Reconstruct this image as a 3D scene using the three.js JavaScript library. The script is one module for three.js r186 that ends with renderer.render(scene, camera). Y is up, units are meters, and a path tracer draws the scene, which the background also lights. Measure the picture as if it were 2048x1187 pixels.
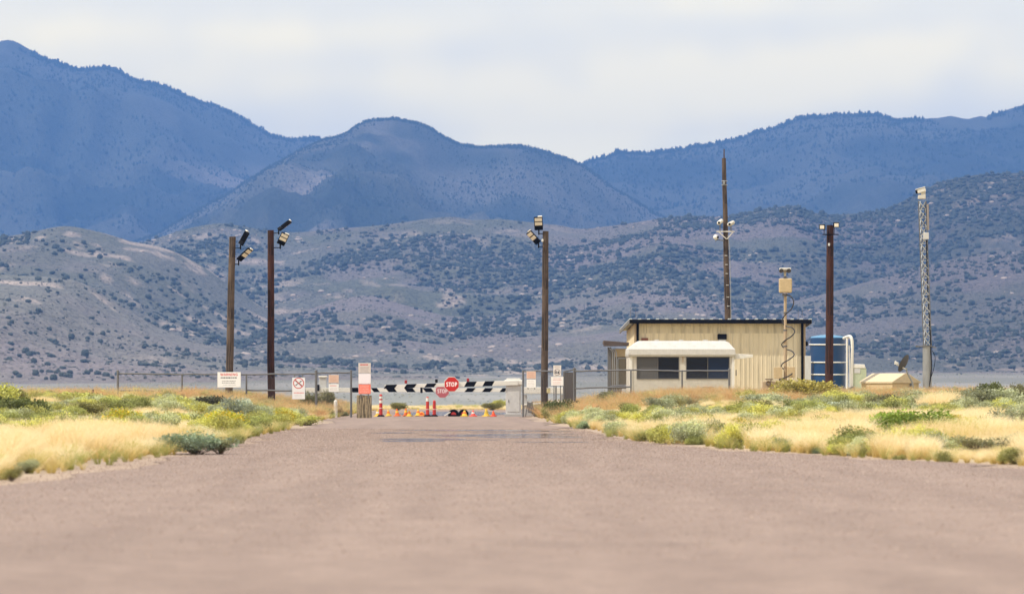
import * as THREE from 'three';
import { mergeGeometries } from 'three/addons/utils/BufferGeometryUtils.js';
import { RoundedBoxGeometry } from 'three/addons/geometries/RoundedBoxGeometry.js';

// ───────────────────────── camera, sky, sun, haze, exposure
const F = 8400, CX = 1024, YH = 772, EYE = 1.5;          // focal length in photo pixels, principal column, eye level row, eye height
const GATE = 200;                                         // metres to the gate
const scene = new THREE.Scene();
const camera = new THREE.PerspectiveCamera(2 * Math.atan(593.5 / F) * 180 / Math.PI, 2048 / 1187, 1, 30000);
camera.position.set(0, EYE, 0);
camera.lookAt(0, EYE, -100);
camera.setViewOffset(2048, 1187, 0, 593.5 - YH, 2048, 1187);   // level camera, lens shifted up
camera.focus = 205;
camera.userData.fStop = 2.3;
const renderer = new THREE.WebGLRenderer({ antialias: true });
renderer.toneMapping = THREE.LinearToneMapping;
renderer.toneMappingExposure = 1.15;
renderer.shadowMap.enabled = true;

const SUN = new THREE.Vector3(-0.50, 0.80, 0.24).normalize();
const sun = new THREE.DirectionalLight(new THREE.Color().setRGB(1, 0.94, 0.83), 4.0);
sun.name = 'sun';
sun.position.copy(SUN).multiplyScalar(600).add(new THREE.Vector3(0, 0, -180));
sun.target.position.set(0, 0, -180);
sun.castShadow = true; sun.shadow.radius = 1.2;
sun.shadow.mapSize.set(4096, 4096);
Object.assign(sun.shadow.camera, { left: -150, right: 150, top: 150, bottom: -150, near: 10, far: 1400 });
scene.add(sun, sun.target);
scene.fog = new THREE.FogExp2(new THREE.Color().setRGB(0.155, 0.385, 1.0), 0.000098);

// ───────────────────────── random numbers and noise
function rng(seed) { let s = seed | 0; return () => { s = (s + 0x6d2b79f5) | 0; let t = Math.imul(s ^ (s >>> 15), 1 | s); t = (t + Math.imul(t ^ (t >>> 7), 61 | t)) ^ t; return ((t ^ (t >>> 14)) >>> 0) / 4294967296; }; }
const R0 = rng(7);
const PERM = new Uint16Array(1024), GR = new Float32Array(512);
{ const a = Array.from({ length: 512 }, (_, i) => i); for (let i = 511; i > 0; i--) { const j = Math.floor(R0() * (i + 1)); [a[i], a[j]] = [a[j], a[i]]; } for (let i = 0; i < 1024; i++) PERM[i] = a[i & 511]; for (let i = 0; i < 512; i++) GR[i] = R0(); }
const fade = (t) => t * t * t * (t * (t * 6 - 15) + 10);
function vn(x, y, px = 0) {                                // value noise 0..1, tiling after px cells if px
  let xi = Math.floor(x), yi = Math.floor(y); const fx = fade(x - xi), fy = fade(y - yi);
  const w = (i) => (px ? ((i % px) + px) % px : i) & 511;
  const x0 = w(xi), x1 = w(xi + 1), y0 = w(yi), y1 = w(yi + 1);
  const a = GR[PERM[PERM[x0] + y0]], b = GR[PERM[PERM[x1] + y0]], c = GR[PERM[PERM[x0] + y1]], d = GR[PERM[PERM[x1] + y1]];
  return a + (b - a) * fx + (c - a) * fy + (a - b - c + d) * fx * fy;
}
function fbm(x, y, o = 4, px = 0) { let s = 0, a = 0.5, n = 0; for (let i = 0; i < o; i++) { s += a * vn(x, y, px); n += a; x = x * 2 + (px ? 0 : 17.3); y = y * 2 + (px ? 0 : 9.1); px *= 2; a *= 0.5; } return s / n; }
function ridged(x, y, o = 4) { let s = 0, a = 0.5, n = 0; for (let i = 0; i < o; i++) { s += a * (1 - Math.abs(2 * vn(x, y) - 1)); n += a; x = x * 2.03 + 11.7; y = y * 2.03 + 5.2; a *= 0.5; } return s / n; }
const sst = (a, b, x) => { const t = Math.min(1, Math.max(0, (x - a) / (b - a))); return t * t * (3 - 2 * t); };
const lerp = (a, b, t) => a + (b - a) * t;
const mixc = (a, b, t) => [lerp(a[0], b[0], t), lerp(a[1], b[1], t), lerp(a[2], b[2], t)];
function curve(pts) {                                      // smooth curve through [x, y] points
  const n = pts.length, m = [];
  for (let i = 0; i < n; i++) { const a = pts[Math.max(0, i - 1)], b = pts[Math.min(n - 1, i + 1)]; m.push((b[1] - a[1]) / (b[0] - a[0])); }
  return (x) => {
    if (x <= pts[0][0]) return pts[0][1]; if (x >= pts[n - 1][0]) return pts[n - 1][1];
    let i = 0; while (pts[i + 1][0] < x) i++;
    const h = pts[i + 1][0] - pts[i][0], t = (x - pts[i][0]) / h, t2 = t * t, t3 = t2 * t;
    return pts[i][1] * (2 * t3 - 3 * t2 + 1) + h * m[i] * (t3 - 2 * t2 + t) + pts[i + 1][1] * (-2 * t3 + 3 * t2) + h * m[i + 1] * (t3 - t2);
  };
}

// ───────────────────────── sky: thin high cloud, cream where it is thick, blue-grey where it is thin
{
  const W = 2048, H = 1024, data = new Float32Array(W * H * 4);
  const cl = [], rs = rng(55);                              // streaks of cloud: azimuth, elevation, half width, half height in degrees, slant, thickness
  for (const [x, y, w, h, k, a] of [[200, 70, 460, 42, 0.02, 0.75], [1130, 250, 330, 120, 0.03, 0.85], [1780, 120, 420, 55, 0.10, 0.8], [1480, 14, 260, 22, 0.0, 0.6], [700, 60, 300, 26, 0.03, 0.45], [420, 190, 200, 30, -0.1, 0.35], [1500, 210, 240, 40, 0.12, 0.5]]) cl.push([(x - CX) * 0.00682, (YH - y) * 0.00682, w * 0.00682, h * 0.00682, k, a]);
  for (let i = 0; i < 330; i++) { const e = 1 + 70 * Math.pow(rs(), 1.9), z = 1 + e * 0.16; cl.push([-180 + 360 * rs(), e, (1.4 + 4 * rs()) * z, (0.2 + 0.6 * rs()) * z, (rs() - 0.3) * 0.2, 0.3 + 0.6 * rs()]); }
  for (let j = 0; j < H; j++) {
    const el = ((j + 0.5) / H - 0.5) * 180, row = el > -1 ? cl.filter((q) => Math.abs(el - q[1]) < q[3] * 2.6 + Math.abs(q[4]) * q[2] * 2.4) : [];
    for (let i = 0; i < W; i++) {
      const az = (i + 0.5) / W * 360 - 90, cw = (i + 0.5) / W * 96, e = Math.max(0, el);
      const n1 = fbm(cw * 1.5, el * 0.9 + 40, 3, 144), n2 = fbm(cw * 5, el * 2.4 + 7, 3, 480);
      let c = 0.12;
      for (const q of row) { const da = ((az - q[0] + 540) % 360) - 180; if (Math.abs(da) > q[2] * 2.4) continue; const x = da / q[2], y = (el - q[1] - da * q[4] + (n1 - 0.5) * q[3] * 1.6) / q[3]; c += q[5] * Math.exp(-x * x - y * y); }
      c = Math.min(1, Math.max(0, c * (0.3 + 1.4 * n2) - 0.06)) ;
      const up = sst(8, 70, e), air = sst(4, 26, e), low = 1 - sst(2.4, 4.8, el);
      const thin = mixc(mixc([1.40 + 0.22 * low, 1.28 + 0.19 * low, 0.93 + 0.08 * low], [0.72, 0.80, 0.92], air), [0.36, 0.54, 0.92], up), thick = mixc(mixc([1.80 + 0.42 * low, 1.54 + 0.34 * low, 0.90 + 0.10 * low], [1.02, 0.98, 0.90], air), [0.95, 0.95, 0.95], up);
      let k = mixc(thin, thick, c);
      if (el < 0) k = [0.42, 0.38, 0.34];
      const o = (j * W + i) * 4; data[o] = k[0]; data[o + 1] = k[1]; data[o + 2] = k[2]; data[o + 3] = 1;
    }
  }
  const t = new THREE.DataTexture(data, W, H, THREE.RGBAFormat, THREE.FloatType);
  t.mapping = THREE.EquirectangularReflectionMapping; t.magFilter = THREE.LinearFilter; t.wrapS = THREE.RepeatWrapping; t.needsUpdate = true;
  scene.background = t; scene.environment = t;
}

// ───────────────────────── helpers
const P = (px, py, d) => new THREE.Vector3((px - CX) / F * d, EYE + (YH - py) / F * d, -d);
const V = (x, y, z) => new THREE.Vector3(x, y, z);
const taken = new Map();
function numbered(n) { const k = taken.get(n) ?? 0; taken.set(n, k + 1); return k ? `${n}_${String(k).padStart(3, '0')}` : n; }
function shade(o) { o.traverse((m) => { if (m.isMesh) { m.castShadow = true; m.receiveShadow = true; } }); return o; }
function tag(o, label, category, group, kind) { if (label) o.userData.label = label; if (category) o.userData.category = category; if (group) o.userData.group = group; if (kind) o.userData.kind = kind; return o; }
function thing(name, label, category, pos, turn = 0, group) { const o = new THREE.Group(); o.name = numbered(name); o.position.copy(pos); o.rotation.y = turn; scene.add(o); return tag(o, label, category, group); }
function part(name, geos, mat, parent, label) {
  const list = (Array.isArray(geos) ? geos : [geos]).map((g) => { const q = g.index ? g.toNonIndexed() : g; for (const k of Object.keys(q.attributes)) if (!['position', 'normal', 'uv', 'color'].includes(k)) q.deleteAttribute(k); return q; });
  const g = list.length > 1 ? mergeGeometries(list) : list[0];
  const m = new THREE.Mesh(g, mat); m.name = name; m.castShadow = m.receiveShadow = true; if (label) m.userData.label = label;
  parent.add(m); return m;
}
function sub(name, parent) { const g = new THREE.Group(); g.name = name; parent.add(g); return g; }
function whole(name, geos, mat, label, category, pos, turn = 0, group) { const m = part(name, geos, mat, scene); m.name = numbered(name); m.position.copy(pos); m.rotation.y = turn; return tag(m, label, category, group); }
function struct(name, geo, mat) { const m = part(name, geo, mat, scene); m.name = numbered(name); m.userData.kind = 'structure'; return m; }
function M(c, rough = 0.8, metal = 0, more = {}) { const Cl = more.transmission !== undefined || more.clearcoat !== undefined || more.sheen !== undefined ? THREE.MeshPhysicalMaterial : THREE.MeshStandardMaterial; return new Cl({ color: new THREE.Color().setRGB(...c), roughness: rough, metalness: metal, ...more }); }
const box = (w, h, d, x = 0, y = 0, z = 0, r = 0.012) => new RoundedBoxGeometry(w, h, d, 1, Math.min(r, w * 0.3, h * 0.3, d * 0.3)).translate(x, y, z);
function bar(a, b, r1, r2 = r1, n = 8) {                  // round bar from a to b
  const len = a.distanceTo(b), g = new THREE.CylinderGeometry(r2, r1, len, n, 1); g.translate(0, len / 2, 0);
  g.applyQuaternion(new THREE.Quaternion().setFromUnitVectors(V(0, 1, 0), b.clone().sub(a).normalize())); return g.translate(a.x, a.y, a.z);
}
function beam(a, b, w, h) {                                // square bar from a to b
  const len = a.distanceTo(b), g = new RoundedBoxGeometry(w, len, h, 1, Math.min(w, h) * 0.12); g.translate(0, len / 2, 0);
  g.applyQuaternion(new THREE.Quaternion().setFromUnitVectors(V(0, 1, 0), b.clone().sub(a).normalize())); return g.translate(a.x, a.y, a.z);
}
const tube = (pts, r, n = 6, seg = 0) => new THREE.TubeGeometry(new THREE.CatmullRomCurve3(pts), seg || pts.length * 6, r, n);
function prism(pts, depth, bevel = 0.006) { const s = new THREE.Shape(pts.map((p) => new THREE.Vector2(p[0], p[1]))); return new THREE.ExtrudeGeometry(s, { depth: depth - 2 * bevel, bevelEnabled: bevel > 0, bevelThickness: bevel, bevelSize: bevel, bevelOffset: -bevel, bevelSegments: 1 }).translate(0, 0, -depth / 2 + bevel); }
function tex(w, h, fn, srgb = true, rx = 1, ry = 1) {      // fn(u, v) → [r, g, b] linear 0..1
  const data = new Uint8Array(w * h * 4), en = (c) => Math.round(255 * Math.min(1, Math.max(0, srgb ? (c <= 0.0031308 ? 12.92 * c : 1.055 * Math.pow(c, 1 / 2.4) - 0.055) : c)));
  for (let j = 0; j < h; j++) for (let i = 0; i < w; i++) { const c = fn((i + 0.5) / w, (j + 0.5) / h), o = (j * w + i) * 4; data[o] = en(c[0]); data[o + 1] = en(c[1]); data[o + 2] = en(c[2]); data[o + 3] = 255; }
  const t = new THREE.DataTexture(data, w, h); t.magFilter = THREE.LinearFilter; t.wrapS = t.wrapT = THREE.RepeatWrapping; t.repeat.set(rx, ry); if (srgb) t.colorSpace = THREE.SRGBColorSpace; t.needsUpdate = true; return t;
}
function print(w, h, draw) { const c = document.createElement('canvas'); c.width = w; c.height = h; const g = c.getContext('2d'); draw(g, w, h); const t = new THREE.CanvasTexture(c); t.colorSpace = THREE.SRGBColorSpace; return t; }
function instances(name, geo, mat, list, kind = 'stuff') { // list of {p, q, s, c}
  const m = new THREE.InstancedMesh(geo, mat, list.length), mm = new THREE.Matrix4(), col = new THREE.Color();
  list.forEach((e, i) => { mm.compose(e.p, e.q, e.s); m.setMatrixAt(i, mm); if (e.c) { col.setRGB(...e.c); m.setColorAt(i, col); } });
  m.name = numbered(name); m.userData.kind = kind; m.castShadow = m.receiveShadow = true; scene.add(m); return m;
}
const turnY = (a) => new THREE.Quaternion().setFromAxisAngle(V(0, 1, 0), a);

// ───────────────────────── the lie of the land
const edgeR = curve([[-30, 30], [30, 17.5], [62, 12.2], [76, 9.3], [95, 5.5], [108, 3.6], [120, 2.6], [140, 2.1], [170, 1.3], [200, 0.7], [320, 0.7]]);
const edgeL = curve([[-30, -7.3], [62, -7.5], [95, -7.0], [130, -7.2], [160, -7.5], [185, -8.0], [320, -8.0]]);
function gh(x, z) {
  const d = -z;
  const l = edgeL(d) - 0.7 - x, r = x - edgeR(d) - 0.7;
  const side = Math.max(l, r);
  let y = 0;
  if (side > 0) y = lerp(0.04, 0.68, sst(100, 185, d)) * sst(0, 7, side) + 0.17 * sst(0.5, 4, side) * (fbm(x * 0.25 + 50, z * 0.12 + 90, 3) - 0.5) * 2;
  y *= 1 - sst(228, 265, d);
  y += -6.5 * sst(285, 720, d) + 18 * sst(800, 3000, d) + 40 * sst(2900, 9000, d);
  if (d > 300) y += (fbm(x * 0.004, z * 0.004, 3) - 0.5) * 3 * sst(300, 900, d);
  return y;
}
const onGround = (px, d) => { const x = (px - CX) / F * d; return V(x, gh(x, -d), -d); };
{
  const xs = [], zs = [];
  for (let x = -45; x <= 45; x += 0.9) xs.push(x);
  for (let s = 1.2, x = 45; x < 4200; s *= 1.11) { x += s; xs.push(x); xs.unshift(-x); }
  for (let z = 30; z >= -285; z -= 1.8) zs.push(z);
  for (let s = 2, z = -285; z > -11500; s = Math.min(s * 1.06, 160)) { z -= s; zs.push(z); }
  for (let s = 3, z = 30; z < 600; s *= 1.2) { z += s; zs.unshift(z); }
  const nx = xs.length, nz = zs.length, pos = [], col = [], uv = [], idx = [];
  for (const z of zs) for (const x of xs) {
    const y = gh(x, z), d = -z; pos.push(x, y, z); uv.push(x / 6, z / 6);
    const side = Math.max(edgeL(d) - x, x - edgeR(d));
    const n = fbm(x * 0.3, z * 0.12, 4), n2 = fbm(x * 0.02 + 9, z * 0.012, 4);
    let c = mixc([0.40, 0.30, 0.23], [0.52, 0.42, 0.25], sst(0.6, 2.4, side + (n - 0.5) * 2));
    c = mixc(c, [0.36, 0.30, 0.15], sst(2, 6, side) * 0.6);
    c = mixc(c, mixc(mixc([0.33, 0.315, 0.285], [0.28, 0.28, 0.245], sst(0.35, 0.65, n2)), mixc([0.21, 0.19, 0.175], [0.175, 0.17, 0.14], sst(0.35, 0.65, n2)), sst(1100, 2500, d + (n2 - 0.5) * 900)), sst(260, 500, d));
    const k = 0.82 + 0.36 * n; col.push(c[0] * k, c[1] * k, c[2] * k);
  }
  for (let j = 0; j < nz - 1; j++) for (let i = 0; i < nx - 1; i++) { const a = j * nx + i, b = a + 1, c = a + nx, e = c + 1; idx.push(a, c, b, b, c, e); }
  const g = new THREE.BufferGeometry(); g.setAttribute('position', new THREE.Float32BufferAttribute(pos, 3)); g.setAttribute('color', new THREE.Float32BufferAttribute(col, 3)); g.setAttribute('uv', new THREE.Float32BufferAttribute(uv, 2)); g.setIndex(idx); g.computeVertexNormals();
  const gt = tex(512, 512, (u, v) => { const n = fbm(u * 64, v * 64, 3, 64), m = fbm(u * 8, v * 8, 4, 8); const k = 0.62 + 0.5 * n * (0.6 + 0.8 * m); return [k, k * 0.98, k * 0.95]; });
  struct('ground', g, new THREE.MeshStandardMaterial({ vertexColors: true, map: gt, roughness: 1, bumpMap: gt, bumpScale: 0.04 }));
}
// the road: one sheet with a ragged edge, chip-seal of pinkish stone
const aggregate = (() => {
  const r = rng(31), W = 1024, dots = new Float32Array(W * W);
  for (let k = 0; k < 70000; k++) { const x = Math.floor(r() * W), y = Math.floor(r() * W), v = r() * 2 - 1, s = r() < 0.3 ? 2 : 1; for (let a = 0; a <= s; a++) for (let b = 0; b <= s; b++) dots[((y + a) % W) * W + (x + b) % W] = v; }
  return tex(W, W, (u, v) => { const d = dots[Math.floor(v * W) * W + Math.floor(u * W)], n = fbm(u * 6, v * 6, 4, 6) - 0.5, n2 = fbm(u * 48, v * 48, 2, 48) - 0.5; const k = 0.74 + 0.26 * d + 0.16 * n + 0.2 * n2; return [k * (1 + 0.06 * d), k, k * (1 - 0.05 * d)]; });
})();
aggregate.repeat.set(1, 1);
{
  const ds = []; for (let d = -18; d < 266; d += d < 130 ? 0.6 : 1.2) ds.push(d);
  const nx = 76, pos = [], uv = [], col = [], idx = [];
  ds.forEach((d, j) => {
    const l = edgeL(d) + (fbm(d * 0.30, 3, 4) - 0.5) * 2.0, r = edgeR(d) + (fbm(d * 0.35, 33, 4) - 0.5) * 2.0;
    for (let i = 0; i < nx; i++) {
      const x = lerp(l, r, i / (nx - 1)); pos.push(x, gh(x, -d) + 0.012, -d); uv.push(x * 0.115 + d * 0.05, -d * 0.115 + x * 0.05);
      const n = 0.5 * fbm(x * 1.7, d * 0.07, 3) + 0.5 * fbm(x * 6, d * 0.3, 3), wear = fbm(x * 0.55 + 40, d * 0.022, 3), edge = Math.min(i, nx - 1 - i) / 10;
      let c = mixc([0.325, 0.230, 0.186], [0.415, 0.300, 0.242], sst(0.30, 0.70, 0.72 * n + 0.28 * wear));
      c = mixc([0.37, 0.265, 0.215], c, Math.min(1, edge));
      col.push(...c);
    }
    if (j) for (let i = 0; i < nx - 1; i++) { const a = (j - 1) * nx + i, b = a + 1, c = a + nx, e = c + 1; idx.push(a, b, c, b, e, c); }
  });
  const g = new THREE.BufferGeometry(); g.setAttribute('position', new THREE.Float32BufferAttribute(pos, 3)); g.setAttribute('uv', new THREE.Float32BufferAttribute(uv, 2)); g.setAttribute('color', new THREE.Float32BufferAttribute(col, 3)); g.setIndex(idx); g.computeVertexNormals();
  struct('road', g, new THREE.MeshStandardMaterial({ vertexColors: true, map: aggregate, roughness: 0.95, color: new THREE.Color().setRGB(0.90, 0.895, 0.90), bumpMap: aggregate, bumpScale: 0.006 }));
  const st = new THREE.IcosahedronGeometry(0.5, 0).deleteAttribute('uv').scale(1, 0.7, 1), rr = rng(808), gravel = [];
  for (let k = 0; k < 170000; k++) { const d = 36 + 112 * Math.pow(rr(), 0.85), x = lerp(edgeL(d) - 0.5, edgeR(d) + 0.5, rr()), s = lerp(0.006, 0.024, Math.pow(rr(), 2.6)), t = rr(), b = 0.7 + 0.6 * rr(); gravel.push({ p: V(x, gh(x, -d) + 0.012 + s * 0.2, -d), q: turnY(rr() * 6), s: V(s, s, s), c: t < 0.35 ? [0.27 * b, 0.192 * b, 0.157 * b] : t < 0.8 ? [0.36 * b, 0.265 * b, 0.215 * b] : [0.50 * b, 0.40 * b, 0.34 * b] }); }
  tag(instances('gravel', st, M([1, 1, 1], 0.95), gravel), 'loose stones scattered over the road', null);
  // thin glossy sheets added on the dry road to imitate heat-mirage reflections
  const mirageSheet = (x0, x1, d0, d1, seed) => {
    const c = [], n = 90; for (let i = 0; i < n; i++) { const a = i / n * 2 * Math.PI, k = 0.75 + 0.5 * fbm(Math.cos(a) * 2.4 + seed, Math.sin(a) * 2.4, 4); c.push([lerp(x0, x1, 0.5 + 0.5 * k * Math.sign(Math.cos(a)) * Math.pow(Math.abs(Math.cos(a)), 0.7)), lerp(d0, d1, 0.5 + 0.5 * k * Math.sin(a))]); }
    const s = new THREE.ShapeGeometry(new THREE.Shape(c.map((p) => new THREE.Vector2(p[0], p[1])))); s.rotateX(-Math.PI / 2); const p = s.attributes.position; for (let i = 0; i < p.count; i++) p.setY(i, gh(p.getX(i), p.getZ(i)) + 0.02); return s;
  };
  const mirageMat = M([0.24, 0.175, 0.145], 0.10, 0, { sheen: 0, specularIntensity: 0.55 });
  const rp = rng(616), slivers = []; let dd = 111; for (let k = 0; dd < 141; k++) { const x = lerp(-5.2, 1.6, Math.pow(rp(), 0.55)), w = 0.5 + 1.9 * rp(), t = 0.7 + 1.7 * rp(); slivers.push(mirageSheet(Math.max(-6.8, x - w), Math.min(2.1, x + w), dd, dd + t, 3 + k * 6.1)); dd += t * (1.08 + 0.5 * rp()); }
  struct('mirage_sheet', slivers, mirageMat);
  struct('mirage_sheet', [mirageSheet(-6.4, 0.2, 212, 246, 12)], mirageMat);  // added mirage sheet beyond the gate, the road itself is dry
}

// ───────────────────────── hills and mountains: each a height field whose crest follows the skyline
function range({ pts, dc, df, db, base = 745, pow = 1.15, amp = 0.22, lam = 900, seed = 1, rough = 1, paint, nx = 420, nz = 90, name, spread = 1500 }) {
  const crest = curve(pts), k = dc / F;
  const H = (x, d) => {
    const px = CX + x / k, front = d < dc, u = front ? (d - df) / (dc - df) : (db - d) / (db - dc);
    const b = EYE + (YH - base) / F * dc * 0.7 - 6;
    if (u <= 0) return b - 40;
    const w = 1 - u, wx = (fbm(x / lam * 1.3 + seed, d / lam + seed, 3) - 0.5) * lam * 0.7 * w * (front ? 1 : 0);
    const cy = EYE + (YH - crest(CX + (x + wx) / k)) * k, hh = Math.max(0, cy - b);
    const r = ridged(x / lam + seed * 3.1, d / lam * 0.75 + seed, 5) - 0.62, f = ridged(x / lam * 5 + seed, d / lam * 5, 4) - 0.6;
    const env = Math.sin(Math.PI * Math.min(1, u));
    const jag = ((fbm(x * 0.02 * rough, seed * 9.7, 3) - 0.5) * 0.018 + (fbm(x * 0.006, seed * 4.1, 2) - 0.5) * 0.02) * hh * rough * u;
    return b + hh * Math.pow(u, pow) + hh * env * (amp * r + amp * 0.40 * f) + jag + (fbm(x / 60, d / 60, 2) - 0.5) * 5 * env;
  };
  const x0 = (-spread - CX) * k, x1 = (2048 + spread - CX) * k;
  const pos = [], col = [], uv = [], idx = [], nb = Math.round(nz * 0.2), N = nz + nb;
  for (let j = 0; j <= N; j++) {
    const d = j <= nz ? lerp(df - 20, dc, Math.pow(j / nz, 0.9)) : lerp(dc, db, (j - nz) / nb);
    for (let i = 0; i <= nx; i++) { const x = lerp(x0, x1, i / nx), y = H(x, d); pos.push(x, y, -d); uv.push(x / 90, d / 90); const u = (d - df) / (dc - df); col.push(...paint(x, d, u, y)); }
  }
  for (let j = 0; j < N; j++) for (let i = 0; i < nx; i++) { const a = j * (nx + 1) + i, b = a + 1, c = a + nx + 1, e = c + 1; idx.push(a, b, c, b, e, c); }
  const g = new THREE.BufferGeometry(); g.setAttribute('position', new THREE.Float32BufferAttribute(pos, 3)); g.setAttribute('color', new THREE.Float32BufferAttribute(col, 3)); g.setAttribute('uv', new THREE.Float32BufferAttribute(uv, 2)); g.setIndex(idx); g.computeVertexNormals();
  struct(name, g, hillMat);
  return { H, df, dc, k, x0, x1 };
}
const hillTex = tex(512, 512, (u, v) => { const n = fbm(u * 20, v * 20, 5, 20), s = sst(0.60, 0.68, fbm(u * 60 + 3, v * 60, 3, 60)); const k = (0.72 + 0.5 * n) * (1 - 0.5 * s); return [k, k, k]; });
const hillMat = new THREE.MeshStandardMaterial({ vertexColors: true, roughness: 1, map: hillTex, bumpMap: hillTex, bumpScale: 1.2 });
const forest = (s, bare0, at = 0, wide = 1, more = 0) => (x, d, u) => { const q = (x / d * F + CX - at) / wide, bare = bare0 + more * Math.exp(-q * q); const n = fbm(x / 260 + s, d / 420, 5), m = fbm(x / 900 + s * 2, d / 1500, 3); let c = mixc([0.022, 0.032, 0.026], [0.06, 0.066, 0.052], sst(0.35, 0.65, n)); return mixc(c, [0.215, 0.185, 0.165], bare * sst(0.46, 0.62, 0.6 * n + 0.4 * m)); };
const dryhill = (s, green, k0 = 1, eastDark = 0) => (x, d, u) => {
  const east = eastDark * sst(380, 900, x / d * F), k = k0 * (1 - 0.42 * east);  // ground colour gets darker towards the right
  const n = fbm(x / 70 + s, d / 110, 5), m = fbm(x / 300 + s * 2, d / 500, 4), w = fbm(x / 26 + s, d / 40, 4);
  let c = mixc([0.172, 0.140, 0.130], [0.128, 0.124, 0.102], sst(0.35, 0.65, m));
  c = mixc(c, [0.095, 0.10, 0.065], green * sst(0.44, 0.62, n));
  c = mixc(c, [0.42, 0.33, 0.275], 0.8 * sst(0.63, 0.72, w) * sst(0.45, 0.6, m));
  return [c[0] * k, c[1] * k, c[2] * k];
};
const far = [
  range({ name: 'mountain', dc: 9800, df: 6200, db: 12500, seed: 2.3, amp: 0.42, lam: 950, rough: 1.6, paint: forest(1, 0.10, 470, 95, 0.8), pts: [[-1600, 330], [-900, 180], [-400, 150], [-120, 120], [0, 90], [28, 86], [60, 96], [100, 116], [135, 134], [160, 143], [185, 136], [215, 132], [240, 140], [262, 150], [300, 160], [340, 174], [390, 200], [440, 219], [480, 232], [510, 252], [545, 268], [580, 275], [640, 279], [700, 300], [780, 330], [900, 380], [1100, 440], [1500, 520], [2400, 560], [3600, 600]] }),
  range({ name: 'mountain', dc: 9200, df: 5600, db: 12000, seed: 5.1, amp: 0.38, lam: 900, rough: 1.7, paint: forest(4, 0.05), pts: [[-1600, 640], [0, 600], [700, 460], [950, 390], [1080, 350], [1165, 329], [1200, 320], [1240, 309], [1300, 308], [1350, 300], [1400, 288], [1450, 275], [1510, 260], [1560, 249], [1600, 240], [1650, 233], [1700, 226], [1735, 221], [1760, 222], [1790, 232], [1850, 236], [1900, 232], [1960, 235], [1990, 229], [2048, 213], [2200, 190], [2500, 210], [3000, 260], [3700, 330]] }),
  range({ name: 'mountain', dc: 7600, df: 4800, db: 9600, seed: 9.7, amp: 0.44, lam: 640, rough: 1.1, paint: forest(7, 0.30, 690, 130, 0.75), pts: [[-1600, 640], [0, 560], [300, 470], [430, 400], [520, 345], [600, 302], [650, 280], [690, 270], [720, 253], [750, 241], [785, 235], [820, 242], [860, 254], [890, 272], [930, 289], [1000, 292], [1060, 295], [1110, 311], [1165, 331], [1230, 375], [1320, 430], [1500, 500], [2400, 600], [3600, 640]] }),
];
const near = [
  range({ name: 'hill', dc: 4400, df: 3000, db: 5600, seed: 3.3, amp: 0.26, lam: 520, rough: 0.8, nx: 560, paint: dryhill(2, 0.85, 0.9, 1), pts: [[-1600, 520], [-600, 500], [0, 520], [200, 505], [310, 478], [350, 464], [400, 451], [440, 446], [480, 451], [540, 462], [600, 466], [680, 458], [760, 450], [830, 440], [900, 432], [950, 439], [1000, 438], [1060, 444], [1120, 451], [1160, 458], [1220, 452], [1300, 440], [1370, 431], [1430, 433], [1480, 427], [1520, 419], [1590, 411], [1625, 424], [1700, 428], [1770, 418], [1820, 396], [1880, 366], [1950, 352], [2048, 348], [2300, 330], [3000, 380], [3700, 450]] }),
  range({ name: 'hill', dc: 3500, df: 2300, db: 4300, seed: 6.2, amp: 0.22, lam: 420, rough: 0.7, nx: 520, paint: dryhill(5, 0.55, 0.95), pts: [[-1600, 560], [-500, 490], [0, 474], [60, 464], [130, 452], [200, 464], [260, 482], [330, 497], [400, 530], [460, 572], [540, 622], [640, 655], [760, 680], [900, 700], [1100, 715], [1400, 730], [2400, 735], [3600, 735]] }),
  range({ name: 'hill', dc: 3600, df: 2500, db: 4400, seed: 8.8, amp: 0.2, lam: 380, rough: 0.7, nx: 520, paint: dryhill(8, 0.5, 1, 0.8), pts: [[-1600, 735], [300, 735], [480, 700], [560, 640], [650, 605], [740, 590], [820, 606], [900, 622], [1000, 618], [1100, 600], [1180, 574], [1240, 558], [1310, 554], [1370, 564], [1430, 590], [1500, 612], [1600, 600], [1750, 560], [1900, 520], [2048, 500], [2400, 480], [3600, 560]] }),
  range({ name: 'hill', dc: 2700, df: 1900, db: 3300, seed: 12.4, amp: 0.2, lam: 300, rough: 0.5, nx: 520, paint: dryhill(11, 0.2, 1.2), pts: [[-1600, 600], [-400, 540], [0, 548], [60, 551], [130, 556], [180, 572], [230, 604], [290, 640], [350, 668], [430, 694], [520, 712], [640, 725], [800, 736], [1200, 742], [2400, 742], [3600, 742]] }),
];
// junipers on the slopes: a lumpy crown of two or three lobes
function lump(seed, lobes) {
  const gs = [], r = rng(seed);
  for (let k = 0; k < lobes; k++) {
    const g = new THREE.IcosahedronGeometry(0.5, 2), p = g.attributes.position, sx = 0.7 + r() * 0.5, sy = 0.6 + r() * 0.5, ox = (r() - 0.5) * 0.55, oz = (r() - 0.5) * 0.55, oy = 0.38 + (r() - 0.5) * 0.2, ph = r() * 50;
    for (let i = 0; i < p.count; i++) { const x = p.getX(i), y = p.getY(i), z = p.getZ(i), n = 0.7 + 0.62 * fbm(x * 5 + ph, y * 5 + z * 4 + ph, 2); p.setXYZ(i, x * n * sx + ox, Math.max(-0.02, y * n * sy + oy), z * n * sx + oz); }
    g.deleteAttribute('uv'); g.computeVertexNormals(); gs.push(g);
  }
  return mergeGeometries(gs);
}
const lumps = [lump(3, 2), lump(14, 3), lump(25, 2), lump(36, 3)];
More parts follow.
